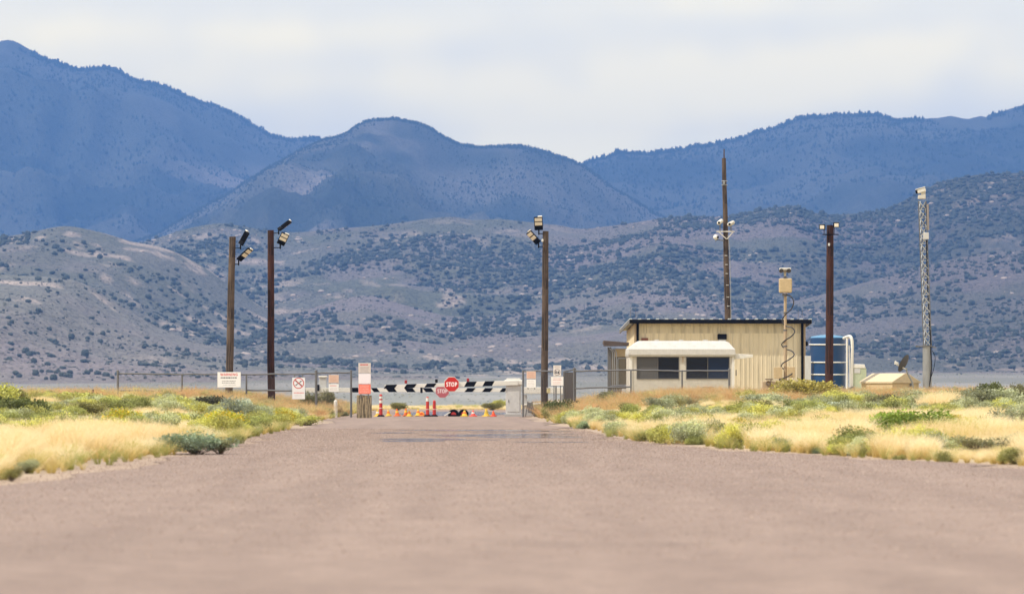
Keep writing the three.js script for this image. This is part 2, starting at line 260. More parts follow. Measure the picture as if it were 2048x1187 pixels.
{
  const juniper = M([0.050, 0.060, 0.048], 1), rnd = rng(91), all = [];
  const scatter = (L, n, s0, s1, dens, lamN) => {
    for (let k = 0; k < n; k++) {
      const d = lerp(L.df, L.dc, Math.pow(rnd(), 0.8)), half = d / F * 1024 * 1.12, x = (rnd() * 2 - 1) * half;
      const q = fbm(x / lamN + 3, d / lamN * 0.6 + L.df, 4); if (rnd() > sst(dens - 0.10, dens + 0.14, q + 0.07 * sst(350, 800, x / d * F))) continue;
      const y = L.H(x, d); if (y < gh(x, -d) + 1) continue;
      const s = lerp(s0, s1, Math.pow(rnd(), 2.2));
      all.push({ p: V(x, y - 0.1 * s, -d), q: turnY(rnd() * 6.3), s: V(s, s * (0.75 + rnd() * 0.5), s), size: s / d, v: Math.floor(rnd() * 4) });
    }
  };
  scatter(near[0], 46000, 1.0, 4.6, 0.45, 130); scatter(near[1], 10500, 0.9, 4.0, 0.49, 110); scatter(near[2], 13000, 0.9, 4.2, 0.47, 100); scatter(near[3], 3400, 0.7, 3.2, 0.54, 100);
  for (let k = 0; k < 420; k++) { const d = lerp(2050, 2800, Math.sqrt(rnd())), x = (rnd() * 2 - 1) * d * 0.135; if (fbm(x / 60, d / 90, 3) < 0.5) continue; const s = lerp(1.0, 3.2, Math.pow(rnd(), 2)); all.push({ p: V(x, gh(x, -d) - 0.1, -d), q: turnY(rnd() * 6), s: V(s, s * 0.8, s), size: s / d, v: k & 3 }); }
  const tiny = []; for (const [L, n] of [[near[0], 42000], [near[1], 14000], [near[2], 16000], [near[3], 10000]]) for (let k = 0; k < n; k++) { const d = lerp(L.df, L.dc, Math.pow(rnd(), 0.8)), x = (rnd() * 2 - 1) * d / F * 1130; if (fbm(x / 50 + 9, d / 70, 3) < 0.42) continue; const y = L.H(x, d); if (y < gh(x, -d) + 0.5) continue; const s = lerp(0.4, 1.7, rnd() * rnd()); tiny.push({ p: V(x, y - 0.1, -d), q: turnY(rnd() * 6.3), s: V(s, s * 0.75, s) }); }
  instances('sage_scrub', lumps[1], M([0.105, 0.11, 0.082], 1), tiny);
  all.sort((a, b) => b.size - a.size);
  all.slice(0, 300).forEach((e) => { const m = new THREE.Mesh(lumps[e.v], juniper); m.name = numbered('juniper_bush'); m.position.copy(e.p); m.quaternion.copy(e.q); m.scale.copy(e.s); m.castShadow = m.receiveShadow = true; tag(m, 'large dark juniper standing out as a round dot on the hazy middle hills', 'bush', 'junipers dotting the middle hills'); scene.add(m); });
  const rest = all.slice(300); for (let v = 0; v < 4; v++) instances('juniper_scrub', lumps[v], juniper, rest.filter((e) => e.v === v));
  // forest on the far ranges
  const pine = M([0.030, 0.042, 0.030], 1), cone = mergeGeometries([new THREE.ConeGeometry(0.36, 0.8, 6).translate(0, 0.55, 0), new THREE.ConeGeometry(0.26, 0.6, 6).translate(0.05, 0.85, 0.03)]);
  const trees = [];
  for (const [L, n] of [[far[0], 34000], [far[1], 36000], [far[2], 34000]]) for (let k = 0; k < n; k++) {
    const crest = k < n * 0.14, d = crest ? L.dc - rnd() * 60 : lerp(L.df + 600, L.dc, rnd()), x = (rnd() * 2 - 1) * d / F * 1024 * 1.1;
    if (fbm(x / 200 + 5, d / 300, 3) < (crest ? 0.30 : L === far[2] ? 0.44 : 0.38)) continue;
    const s = lerp(2.6, L === far[2] ? 4.5 : crest ? 8 : 7.5, Math.pow(rnd(), 1.8)); trees.push({ p: V(x, L.H(x, d) - 0.6, -d), q: turnY(rnd() * 6), s: V(s * 1.3, s, s * 1.3) });
  }
  instances('forest', cone, pine, trees);
  // pale boulders and outcrops
  const rock = M([0.40, 0.325, 0.28], 0.95), rg = new THREE.IcosahedronGeometry(0.5, 1), rp = rg.attributes.position; for (let i = 0; i < rp.count; i++) { const n = 0.7 + 0.6 * fbm(rp.getX(i) * 3 + 9, rp.getY(i) * 3 + rp.getZ(i) * 2, 2); rp.setXYZ(i, rp.getX(i) * n, rp.getY(i) * n * 0.7, rp.getZ(i) * n); } rg.deleteAttribute('uv'); rg.computeVertexNormals();
  const rocks = []; for (const [L, n] of [[near[0], 4200], [near[2], 1200], [near[1], 400]]) for (let k = 0; k < n; k++) { const d = lerp(L.df + 200, L.dc, rnd()), x = (rnd() * 2 - 1) * d / F * 1100; if (fbm(x / 110 + 70, d / 120, 4) < 0.56) continue; const s = lerp(0.8, 4.2, Math.pow(rnd(), 3)); rocks.push({ p: V(x, L.H(x, d), -d), q: turnY(rnd() * 6), s: V(s * 1.4, s, s * 1.4) }); }
  instances('boulder_scatter', rg, rock, rocks);
  // sage on the plain
  const plain = []; for (let k = 0; k < 9000; k++) { const d = 300 + 2300 * Math.pow(rnd(), 0.8), x = (rnd() * 2 - 1) * d * 0.14, s = lerp(0.3, 0.75, rnd()); const t = rnd(); plain.push({ p: V(x, gh(x, -d) - 0.05, -d), q: turnY(rnd() * 6), s: V(s, s * 0.6, s), c: t < 0.5 ? [0.27, 0.28, 0.22] : t < 0.8 ? [0.32, 0.31, 0.25] : [0.42, 0.37, 0.24] }); }
  instances('sage_plain', lumps[0], M([1, 1, 1], 1), plain);
}

// ───────────────────────── surfaces of made things
const grain = tex(128, 512, (u, v) => { const n = 0.6 * fbm(u * 9, v * 4, 4) + 0.4 * fbm(u * 3 + 5, v * 14, 3), c = sst(0.58, 0.66, fbm(u * 14 + 7, v * 2.5 + 3, 3)); const k = (0.30 + 1.15 * n) * (1 - 0.6 * c); return [k, k * 0.98, k * 0.95]; });
const weathered = M([0.115, 0.080, 0.058], 0.95, 0, { map: grain, bumpMap: grain, bumpScale: 0.02 });
const creosote = M([0.055, 0.017, 0.009], 0.95, 0, { map: grain, bumpMap: grain, bumpScale: 0.02 });
const greywood = M([0.098, 0.068, 0.048], 0.95, 0, { map: grain, bumpMap: grain, bumpScale: 0.02 });
const timber = M([0.34, 0.27, 0.175], 0.95, 0, { map: grain, bumpMap: grain, bumpScale: 0.02 });
const dirty = tex(256, 256, (u, v) => { const n = fbm(u * 6, v * 10, 4), s = fbm(u * 40, v * 3 + 5, 3); const k = 0.80 + 0.2 * n + 0.12 * (s - 0.5); return [k, k * 0.985, k * 0.955]; });
const stained = tex(256, 256, (u, v) => { const n = fbm(u * 5, v * 4, 4, 0), s = sst(0.5, 0.75, fbm(u * 34, v * 2.2 + 5, 3)), low = sst(0.25, 0.0, v); const k = 0.90 + 0.2 * (n - 0.3) - 0.18 * s - 0.12 * low; return [k, k * 0.985, k * 0.95]; });
const white = M([0.80, 0.78, 0.74], 0.55, 0, { map: dirty });
const offwhite = M([0.66, 0.63, 0.58], 0.7, 0, { map: dirty });
const greywhite = M([0.62, 0.62, 0.63], 0.6, 0, { map: dirty });
const galv = M([0.36, 0.37, 0.39], 0.5, 0.55, { map: dirty });
const darkgalv = M([0.17, 0.17, 0.18], 0.6, 0.3, { map: dirty });
const steel = M([0.60, 0.62, 0.64], 0.34, 0.85);
const black = M([0.008, 0.008, 0.010], 0.9, 0, { sheen: 0, specularIntensity: 0.3 });
const blackpaint = M([0.006, 0.006, 0.008], 0.95, 0, { sheen: 0, specularIntensity: 0.25 });
const lensmat = M([0.80, 0.72, 0.60], 0.35);
const tan = M([0.60, 0.46, 0.27], 0.7, 0, { map: dirty });
const tandark = M([0.50, 0.38, 0.25], 0.75, 0, { map: dirty });
const concrete = M([0.46, 0.45, 0.45], 0.95, 0, { map: dirty });
const red = M([0.56, 0.035, 0.026], 0.65, 0, { map: dirty }), orange = M([0.80, 0.16, 0.03], 0.75, 0, { map: dirty }), yellow = M([0.82, 0.52, 0.06], 0.75, 0, { map: dirty });
const glassdark = M([0.004, 0.006, 0.013], 0.3, 0, { sheen: 0, specularIntensity: 0.5 }), glassblue = M([0.006, 0.016, 0.045], 0.3, 0, { sheen: 0, specularIntensity: 0.5 }), blindgrey = M([0.085, 0.08, 0.077], 0.6);

// ───────────────────────── light poles
function poleGeo(h, r0, r1, seed, lean = 0) {
  const g = new THREE.CylinderGeometry(r1, r0, h, 18, 24); g.translate(0, h / 2, 0); const p = g.attributes.position, uv = g.attributes.uv;
  for (let i = 0; i < p.count; i++) { const y = p.getY(i), a = Math.atan2(p.getZ(i), p.getX(i)), k = 1 + 0.10 * (vn(a * 2 + seed, y * 0.7) - 0.5); p.setXYZ(i, p.getX(i) * k + lean * y + 0.05 * (vn(y * 0.35 + seed * 7, seed) - 0.5) * sst(0, 1.5, y), y, p.getZ(i) * k); uv.setXY(i, uv.getX(i), y / 3 + seed); }
  g.computeVertexNormals(); return g;
}
function floodlight(parent, at, u, n, from, len = 0.62, wid = 0.36, bright = false) {
  const f = sub('floodlight', parent); u.normalize(); n.addScaledVector(u, -n.dot(u)).normalize(); const w = new THREE.Vector3().crossVectors(u, n);
  const m = new THREE.Matrix4().makeBasis(w, u, n).setPosition(at), T = (g) => g.applyMatrix4(m);
  part('housing', [T(box(wid, len, 0.07, 0, 0, 0, 0.02)), T(box(wid * 0.8, len * 0.24, 0.11, 0, -len * 0.38, -0.02, 0.02)), ...[-2, -1, 0, 1, 2].map((i) => T(box(0.02, len * 0.6, 0.05, i * wid * 0.17, len * 0.1, -0.05, 0.005)))], black, f);
  for (const k of [0, 1]) part('lens_panel', T(box(wid * 0.84, len * 0.24, 0.02, 0, len * (0.30 - 0.31 * k), 0.04, 0.006)), lensmat, f);
  part('end_cap', T(box(wid * 0.5, 0.05, 0.10, wid * 0.2, len * 0.52, -0.01, 0.01)), white, f);  // white colour stands in for sun on the top edge
  const foot = at.clone().addScaledVector(u, -len * 0.5), knee = V(foot.x, from.y, foot.z * 0.5);
  part('bracket', [bar(foot, knee.clone().add(V(0, -0.06, 0)), 0.035), bar(knee, from, 0.022)], black, f);
  return f;
}
function lightPole(label, pxb, pxt, pyt, d, w, mat, lamps) {
  const b = onGround(pxb, d); b.y -= 0.1; const top = P(pxt, pyt, d), h = top.y - b.y, r = w / 2 / F * d;
  const t = thing('light_pole', label, 'light pole', b, 0);
  part('post', poleGeo(h, r * 1.08, r * 0.9, pxb * 0.01, (top.x - b.x) / h), mat, t);
  for (const [px, py, u, n, fy, dz = 0.15, len, wid] of lamps) { const at = P(px, py, d).sub(b); at.z += dz; const lx = (top.x - b.x) * ((P(0, fy, d).y - b.y) / h); floodlight(t, at, V(...u), V(...n), V(lx, P(0, fy, d).y - b.y, 0.02), len, wid); }
  return [t, b];
}
lightPole('leftmost weathered brown light pole, behind the white WARNING sign', 457, 464, 473, 204, 14.5, weathered, [[488, 476, [0.48, 0.85, 0.15], [0.75, -0.3, -0.75], 496, 0.1, 0.72, 0.36], [489, 509, [0.68, 0.62, 0.2], [0.55, -0.55, 0.62], 528, 0.12, 0.82, 0.36]]);
lightPole('tall dark red-brown light pole between the WARNING sign and the no-drone sign', 542, 541.5, 460, 205, 14, creosote, [[569, 451, [0.80, 0.62, -0.2], [0.45, -0.7, -0.5], 466, 0.05, 0.74, 0.3], [566, 478, [0.42, 0.82, 0.25], [0.05, -0.3, 0.95], 495, 0.2, 0.62, 0.4]]);
{
  const [t, b] = lightPole('brown light pole right of the gate with two floodlights on its left side', 1089, 1092, 462, 205, 13.5, greywood, [[1077, 447, [-0.05, 0.93, 0.35], [0, -0.35, 0.93], 467, 0.25, 0.68, 0.42], [1067, 475, [-0.66, 0.72, 0.1], [-0.42, -0.5, 0.76], 493, 0.25, 0.74, 0.36]]);
  part('photocell', box(0.10, 0.14, 0.1, 0, 0, 0, 0.03).translate(...P(1087, 481, 205).sub(b).toArray()).translate(-0.05, 0, 0.18), white, t);
}
{ // pole by the blue tank
  const d = 214, b = onGround(1659, d); b.y -= 0.1; const top = P(1661, 450, d), h = top.y - b.y, t = thing('light_pole', 'dark red-brown light pole in front of the blue water tank', 'light pole', b);
  part('post', poleGeo(h, 0.215, 0.175, 5.5, (top.x - b.x) / h), creosote, t);
  const L = (x, y, z = 0) => P(x, y, d).sub(b).add(V(0, 0, z));
  part('crossarm', beam(L(1645, 469, 0.22), L(1677, 469, 0.22), 0.05, 0.05), black, t);
  for (const [x, y, s] of [[1644, 454, -1], [1672, 450, 1]]) {
    const f = sub('floodlight', t), at = L(x, y, 0.3);
    part('housing', [box(0.30, 0.26, 0.12, at.x, at.y, at.z, 0.03), box(0.22, 0.18, 0.10, at.x, at.y + 0.01, at.z - 0.08, 0.03)], black, f);
    part('lens', box(0.22, 0.18, 0.02, at.x + 0.01 * s, at.y - 0.01, at.z + 0.062, 0.006), lensmat, f);
    part('yoke', [bar(V(at.x - 0.1 * s, at.y - 0.1, at.z), L(x + 4 * s * -1, 469, 0.22), 0.018)], black, f);
  }
  part('conduit_box', box(0.1, 0.14, 0.06, ...L(1658, 489, 0.2).toArray()), greywhite, t);
}
// ───────────────────────── tall utility pole behind the building
{
  const d = 240, b = onGround(1459, d), L = (x, y, z = 0) => P(x, y, d).sub(b).add(V(0, 0, z)), h = L(0, 316).y;
  const t = thing('utility_pole', 'tallest tapered grey-brown pole behind the tan metal building, carrying cameras', 'utility pole', b);
  part('post', poleGeo(h, 0.21, 0.115, 2.2, (L(1448.5, 0).x) / h), greywood, t);
  part('top_pipe', bar(L(1448.5, 322, 0.0), L(1448.5, 298, 0.0), 0.045, 0.03), weathered, t);
  part('band', [new THREE.TorusGeometry(0.15, 0.03, 6, 16).rotateX(Math.PI / 2).translate(...L(1449.2, 362).toArray()), new THREE.TorusGeometry(0.15, 0.03, 6, 16).rotateX(Math.PI / 2).translate(...L(1449.3, 370).toArray()), box(0.12, 0.14, 0.1, ...L(1448, 366, 0.16).toArray())], galv, t);
  part('crossarm', [beam(L(1433, 463, 0.2), L(1469, 463, 0.2), 0.07, 0.05), beam(L(1438, 464, 0.2), L(1453, 478, 0.2), 0.05, 0.04), beam(L(1466, 464, 0.2), L(1454, 478, 0.2), 0.05, 0.04)], offwhite, t);
  const cam = (x, y, ang, m, len) => { const c = sub('camera', t), o = L(x, y, 0.25); part('camera_body', [new THREE.CapsuleGeometry(0.115, len, 4, 12).rotateZ(Math.PI / 2 + ang).translate(o.x, o.y, o.z)], m, c); part('camera_lens', new THREE.CylinderGeometry(0.07, 0.07, 0.05, 12).rotateX(Math.PI / 2).translate(o.x - len * 0.4, o.y - 0.04, o.z + 0.11), black, c); part('mount', bar(o, L(x, 463, 0.2), 0.03), darkgalv, c); };
  cam(1440, 444, 0.7, white, 0.18); cam(1462, 447, 0.5, offwhite, 0.24);
  const c = sub('dome_camera', t), o = L(1431.5, 474.5, 0.22); part('camera_body', new THREE.SphereGeometry(0.15, 16, 12).translate(o.x, o.y, o.z), white, c); part('camera_lens', new THREE.SphereGeometry(0.08, 10, 8).translate(o.x + 0.1, o.y, o.z + 0.07), black, c); part('mount', [bar(V(o.x, o.y - 0.12, o.z - 0.02), L(1448, 481, 0.1), 0.025), bar(V(o.x + 0.02, o.y - 0.05, o.z - 0.02), V(o.x, o.y - 0.25, o.z - 0.02), 0.02)], darkgalv, c);
  part('cable', tube([L(1456, 470, 0.16), L(1459, 500, 0.17), L(1460.5, 545, 0.18), L(1461.5, 590, 0.18), L(1462, 640, 0.18)], 0.02), galv, t);
  for (const y of [511, 529, 547, 570, 594, 612]) part('cable_clip', box(0.15, 0.035, 0.05, ...L(1451.6 + (y - 500) * 0.045, y, 0.17).toArray()), greywhite, t);
}
// ───────────────────────── tan metal building
const ribbed = (w, h, pitch, depth) => {                     // ribbed sheet in x-y, facing +z
  const n = Math.round(w / pitch), p = w / n, prof = []; for (let i = 0; i < n; i++) for (const [a, b] of [[0, 0], [0.34, 0], [0.42, 1], [0.58, 1], [0.66, 0]]) prof.push([-w / 2 + (i + a) * p, b * depth]); prof.push([w / 2, 0]);
  const pos = [], idx = []; prof.forEach(([x, z], i) => { pos.push(x, 0, z, x, h, z); if (i) { const a = 2 * i - 2; idx.push(a, a + 2, a + 1, a + 1, a + 2, a + 3); } });
  const g = new THREE.BufferGeometry(); g.setAttribute('position', new THREE.Float32BufferAttribute(pos, 3)); g.setAttribute('uv', new THREE.Float32BufferAttribute(pos.flatMap((_, i) => i % 3 === 0 ? [pos[i] / 4, pos[i + 1] / 4] : []), 2)); g.setIndex(idx); const o = g.toNonIndexed(); o.computeVertexNormals(); return o;
};
{
  const d = 226, turn = 0.05, s = d / F, W = 338 * s, b = V((1440 - CX) * s, 0.35, -d), D = 6;
  const t = thing('metal_building', 'long tan ribbed metal building with a black roof edge behind the white trailer', 'building', b, turn);
  const top = P(0, 645, d).y - b.y, back = top - 0.40;
  const wallm = M([0.76, 0.655, 0.475], 0.6, 0, { map: stained });
  part('wall', ribbed(W, top, 0.24, 0.016), wallm, t, 'front wall of tan ribbed sheets');
  for (const sx of [-1, 1]) { const g = ribbed(D, top, 0.30, 0.03); const p = g.attributes.position; for (let i = 0; i < p.count; i++) if (p.getY(i) > 0.1) p.setY(i, lerp(top, back, (sx < 0 ? p.getX(i) * -1 : p.getX(i)) / D + 0.5)); g.rotateY(sx * Math.PI / 2).translate(sx * W / 2, 0, -D / 2); g.computeVertexNormals(); part('wall', g, wallm, t); }
  part('wall', ribbed(W, back, 0.30, 0.03).rotateY(Math.PI).translate(0, 0, -D), wallm, t);
  part('foundation', [box(W + 0.1, 0.5, 0.08, 0, 0.25, 0.08)], concrete, t);
  const sl = Math.atan2(0.40, D), roof = new THREE.Group(); roof.name = 'roof'; t.add(roof);
  part('roof_sheet', [box(W + 0.7, 0.05, D + 0.9, 0, 0, 0, 0.01).rotateX(-sl).translate(0, (top + back) / 2 + 0.10, -D / 2)], galv, roof);
  const nr = 20; for (let i = 0; i <= nr; i++) part('roof_rib', box(0.16, 0.07, D + 0.92, 0, 0, 0, 0.015).rotateX(-sl).translate(-W / 2 - 0.3 + (W + 0.6) * i / nr, (top + back) / 2 + 0.155, -D / 2), steel, roof);
  part('gutter', box(W + 0.72, 0.22, 0.14, 0, top + 0.06, 0.40, 0.02), blackpaint, t);
  part('rake_trim', [-1, 1].map((q) => box(0.06, 0.18, D + 0.9, 0, 0, 0).rotateX(-sl).translate(q * (W / 2 + 0.36), (top + back) / 2 + 0.02, -D / 2)), darkgalv, t);
  for (const q of [-1, 1]) part('downspout', box(0.13, top, 0.11, q * (W / 2 - 0.10), top / 2, 0.12, 0.02), blackpaint, t);
  part('corner_trim', [-1, 1].map((q) => box(0.14, top, 0.05, q * (W / 2 + 0.02), top / 2, 0.03, 0.01)), tandark, t);
  const li = (x, y) => [(x - 1440) * s, P(0, y, d).y - b.y];
  const wl = sub('wall_light', t); { const [x, y] = li(1444, 673); part('housing', box(0.5, 0.30, 0.22, x, y, 0.16, 0.04), black, wl); part('lens', box(0.40, 0.10, 0.16, x, y - 0.19, 0.16, 0.03), greywhite, wl); }
  { const [x, y] = li(1289, 678); part('vent', box(0.36, 0.13, 0.1, x, y, 0.08), M([0.20, 0.06, 0.04], 0.7), t); }
  { const [x, y] = li(1618, 687); part('side_light', box(0.2, 0.24, 0.24, W / 2 + 0.14, y, -0.2, 0.05), black, t); }
  for (const [px, y0, y1] of [[1262, 634, 612], [1272, 634, 616], [1599, 634, 618], [1607, 634, 616]]) { const [x, ya] = li(px, y0), yb = li(px, y1)[1]; part('antenna', bar(V(x, ya, -0.3), V(x, yb, -0.3), 0.014, 0.008, 5), darkgalv, t); }
}
// ───────────────────────── white trailer
{
  const d = 214, s = d / F, b = V((1364 - CX) * s, 0.45, -d), L = (x, y, z = 0) => V((x - 1364) * s, P(0, y, d).y - b.y, z);
  const t = thing('guard_trailer', 'white guard trailer with curved roof and two wide dark windows', 'trailer', b, 0.03);
  const W = 211 * s, top = L(0, 681).y, D = 2.6, wallm = M([0.62, 0.58, 0.52], 0.55, 0, { map: dirty }), roofm = M([0.60, 0.58, 0.55], 0.5, 0, { map: dirty });
  const y712 = L(0, 712).y, yb = L(0, 800).y;
  // front wall with two window openings
  const rect = (x0, y0, x1, y1) => { const a = L(x0, y0), c = L(x1, y1); return [a.x, c.y, c.x, a.y]; };
  const wn = [rect(1274, 714, 1358, 757), rect(1373, 714, 1459, 757)];
  const sh = new THREE.Shape([[-W / 2, -0.1], [W / 2, -0.1], [W / 2, y712], [-W / 2, y712]].map((p) => new THREE.Vector2(...p)));
  for (const [x0, y0, x1, y1] of wn) sh.holes.push(new THREE.Path([[x0, y0], [x0, y1], [x1, y1], [x1, y0]].map((p) => new THREE.Vector2(...p))));
  part('wall', new THREE.ExtrudeGeometry(sh, { depth: 0.08, bevelEnabled: false }).translate(0, 0, -0.08), wallm, t);
  for (const q of [-1, 1]) part('wall', box(0.08, y712 + 0.1, D - 0.1, q * (W / 2 - 0.045), y712 / 2 - 0.05, -D / 2 - 0.04), wallm, t);
  part('wall', box(W, y712 + 0.1, 0.08, 0, y712 / 2 - 0.05, -D + 0.02), wallm, t);
  // roof: slopes in at both ends and in front, rounded brim
  const rg = [], x1 = W / 2 + 0.03, x0 = L(1455, 0).x, xm = L(1277, 0).x;
  const ring = (w0, w1, y, z0, z1) => [[w0, y, z0], [w1, y, z0], [w1, y, z1], [w0, y, z1]];
  const rings = [ring(-x1, x1, y712 - 0.02, 0.10, -D - 0.1), ring(-x1 - 0.02, x1 + 0.02, y712 + 0.08, 0.14, -D - 0.14), ring(-x1, x1, L(0, 698).y, 0.12, -D - 0.12), ring(-x1 + 0.08, x1 - 0.08, L(0, 695).y, 0.02, -D), ring(xm - 0.05, x0 + 0.1, L(0, 684).y, -0.35, -D + 0.3), ring(xm + 0.08, x0 - 0.06, top, -0.6, -D + 0.6)];
  { const pos = [], idx = []; rings.forEach((r) => r.forEach((p) => pos.push(...p))); for (let k = 0; k < rings.length - 1; k++) for (let i = 0; i < 4; i++) { const a = k * 4 + i, c = k * 4 + (i + 1) % 4, e = a + 4, f = c + 4; idx.push(a, c, e, c, f, e); } const q = (rings.length - 1) * 4; idx.push(q, q + 1, q + 2, q, q + 2, q + 3, 0, 2, 1, 0, 3, 2); const g = new THREE.BufferGeometry(); g.setAttribute('position', new THREE.Float32BufferAttribute(pos, 3)); g.setIndex(idx); const o = g.toNonIndexed(); o.computeVertexNormals(); o.setAttribute('uv', new THREE.Float32BufferAttribute(new Float32Array(o.attributes.position.count * 2).map((_, i) => i % 2 ? o.attributes.position.getY(i >> 1) : o.attributes.position.getX(i >> 1)), 2)); rg.push(o); }
  part('roof', rg, roofm, t);
  for (const x of [1316, 1365, 1414]) part('roof_vent', box(0.22, 0.06, 0.22, L(x, 0).x, top + 0.03, -0.9, 0.02), roofm, t);
  wn.forEach(([a, c, e, f], k) => {
    const w = sub('window', t), m = (a + e) / 2, h = f - c, cy = (c + f) / 2;
    part('pane', box((e - a) / 2 - 0.03, h, 0.02, (a + m) / 2, cy, -0.05, 0.002), k ? glassdark : blindgrey, w);
    part('pane', box((e - a) / 2 - 0.03, h, 0.02, (m + e) / 2, cy, -0.05, 0.002), k ? glassblue : glassdark, w);
    part('frame', [box(e - a + 0.04, 0.04, 0.05, m, f, 0.005), box(e - a + 0.04, 0.04, 0.05, m, c, 0.005), box(0.04, h - 0.04, 0.05, a, cy, 0.005), box(0.04, h - 0.04, 0.05, e, cy, 0.005), box(0.035, h - 0.045, 0.04, m, cy, -0.012)], M([0.14, 0.13, 0.12], 0.5, 0.3), w);
  });
  part('post_trim', [box(0.13, y712 + 0.1, 0.04, W / 2 - 0.06, y712 / 2 - 0.05, 0.022), box(0.16, y712 + 0.1, 0.04, -W / 2 + 0.08, y712 / 2 - 0.05, 0.022)], white, t);
  part('center_trim', box(0.05, 0.28, 0.06, L(1366, 0).x, L(0, 718).y, 0.032), tandark, t);
  part('side_flap', prism([[0, 0], [L(1506, 0).x - L(1470, 0).x, 0.10], [L(1506, 0).x - L(1470, 0).x, 0.24], [0, 0.28]], 1.6, 0.01).translate(L(1470, 0).x + 0.02, L(0, 718).y, -0.9), white, t);
  part('door_handle', box(0.05, 0.3, 0.06, L(1473, 0).x + 0.02, L(0, 745).y, -0.3), darkgalv, t);
  part('lower_vent', [0, 1, 2].map((i) => box(0.62, 0.035, 0.03, L(1416, 0).x, L(0, 774 + i * 3.4).y, 0.018, 0.008)), M([0.2, 0.18, 0.16], 0.7), t);
}
// ───────────────────────── open shed left of the trailer
{
  const d = 218, s = d / F, b = V((1236 - CX) * s, 0.4, -d), L = (x, y, z = 0) => V((x - 1236) * s, P(0, y, d).y - b.y, z);
  const t = thing('porch_shed', 'small dark-roofed porch shed of posts and pipes left of the white trailer', 'shed', b);
  part('roof', [beam(L(1207, 684, -0.9), L(1258, 688, -0.9), 0.18, 2.2), box(1.0, 0.1, 0.1, ...L(1226, 690, 0.2).toArray())], M([0.085, 0.06, 0.05], 0.8), t);
  for (const x of [1217, 1221]) part('post', beam(L(x, 694, 0), L(x, 800, 0), 0.09, 0.09), darkgalv, t);
  for (const x of [1225.5, 1229, 1233]) part('pipe', tube([L(x - 6, 697, 0.1), L(x - 1, 703, 0.1), L(x, 712, 0.1), L(x, 750, 0.1), L(x, 790, 0.1)], 0.028), galv, t);
  part('back_wall', box(1.05, 2.5, 0.08, ...L(1240, 745, -1.9).toArray()), M([0.20, 0.17, 0.13], 0.9, 0, { map: dirty }), t);
  part('header', box(0.62, 0.42, 0.05, ...L(1242, 705, -0.3).toArray()), tan, t);
  const dr = sub('screen_door', t); { const a = L(1236, 716, -0.1), c = L(1254, 770, -0.1); const cx = (a.x + c.x) / 2, cy = (a.y + c.y) / 2, w = c.x - a.x, h = a.y - c.y; part('frame', [box(w, 0.07, 0.05, cx, a.y, a.z), box(w, 0.07, 0.05, cx, c.y, a.z), box(0.07, h - 0.07, 0.05, a.x, cy, a.z), box(0.07, h - 0.07, 0.05, c.x, cy, a.z)], galv, dr); part('pane', box(w - 0.1, h - 0.1, 0.02, cx, cy, a.z - 0.01), M([0.20, 0.17, 0.12], 0.4), dr); }
  part('step_box', box(0.42, 0.36, 0.4, ...L(1252, 784, 0.2).toArray()), greywhite, t);
  part('step_rail', [bar(L(1221, 772, 0.15), L(1250, 770, 0.15), 0.04), bar(L(1222, 782, 0.15), L(1250, 780, 0.15), 0.03)], darkgalv, t);
}
// ───────────────────────── camera mast with coiled cable
{
  const d = 208, b = onGround(1571, d), L = (x, y, z = 0) => P(x, y, d).sub(b).add(V(0, 0, z));
  const t = thing('camera_mast', 'tan mast with twin camera head, square box and black coiled cable', 'camera mast', b);
  part('mast', [bar(L(1571, 790), L(1571, 660), 0.085), bar(L(1571, 660), L(1571, 588), 0.07)], tandark, t);
  part('collar', [660, 692, 625].map((y) => new THREE.CylinderGeometry(0.1, 0.1, 0.08, 14).translate(...L(1571, y).toArray())), darkgalv, t);
  part('radar_box', box(0.64, 0.72, 0.26, ...L(1571, 571, 0.12).toArray(), 0.06), tan, t);
  part('box_bracket', [new THREE.CylinderGeometry(0.12, 0.14, 0.12, 12).translate(...L(1570, 589).toArray()), new THREE.ConeGeometry(0.14, 0.14, 12).translate(...L(1571, 553).toArray())], darkgalv, t);
  const c = sub('camera_head', t);
  part('head_body', [box(0.58, 0.13, 0.30, ...L(1570.5, 538, 0.05).toArray(), 0.04), new THREE.CylinderGeometry(0.09, 0.05, 0.28, 12).translate(...L(1570.5, 546).toArray())], offwhite, c);
  for (const x of [1562.5, 1577.5]) part('camera_lens', [new THREE.CylinderGeometry(0.105, 0.105, 0.34, 14).rotateX(Math.PI / 2).translate(...L(x, 541.5, 0.16).toArray())], M([0.035, 0.028, 0.025], 0.7), c);
  const pts = []; const keys = [[1574, 589], [1583, 594], [1587, 604], [1583, 617], [1572, 628], [1566, 637], [1566, 646], [1573, 652], [1584, 655], [1589, 663], [1583, 672], [1571, 680], [1564, 688], [1566, 693], [1573, 698], [1584, 702], [1588, 709], [1579, 718], [1566, 726], [1563, 733], [1569, 738], [1580, 741], [1585, 745], [1578, 751], [1565, 756], [1559, 758], [1563, 764]];
  keys.forEach(([x, y], i) => pts.push(L(x, y, 0.17 * Math.cos((i - 2) * Math.PI / 3.6) + 0.12)));
  part('coiled_cable', tube(pts, 0.03, 8, 200), M([0.03, 0.03, 0.035], 0.3), t);
  part('cabinet', box(0.42, 0.56, 0.3, ...L(1556, 745, 0.12).toArray(), 0.02), tan, t); part('cabinet', box(0.40, 0.54, 0.3, ...L(1582, 744, 0.05).toArray(), 0.02), tan, t);
  part('trailer_box', box(1.15, 0.75, 0.8, ...L(1548, 777, 0.0).toArray(), 0.03), tandark, t);
  part('winch', [new THREE.TorusGeometry(0.10, 0.03, 6, 16).translate(...L(1536, 766, 0.45).toArray()), bar(L(1530, 758, 0.45), L(1545, 758, 0.45), 0.03), bar(L(1541, 758, 0.45), L(1540, 772, 0.45), 0.025)], M([0.16, 0.11, 0.07], 0.7), t);
}
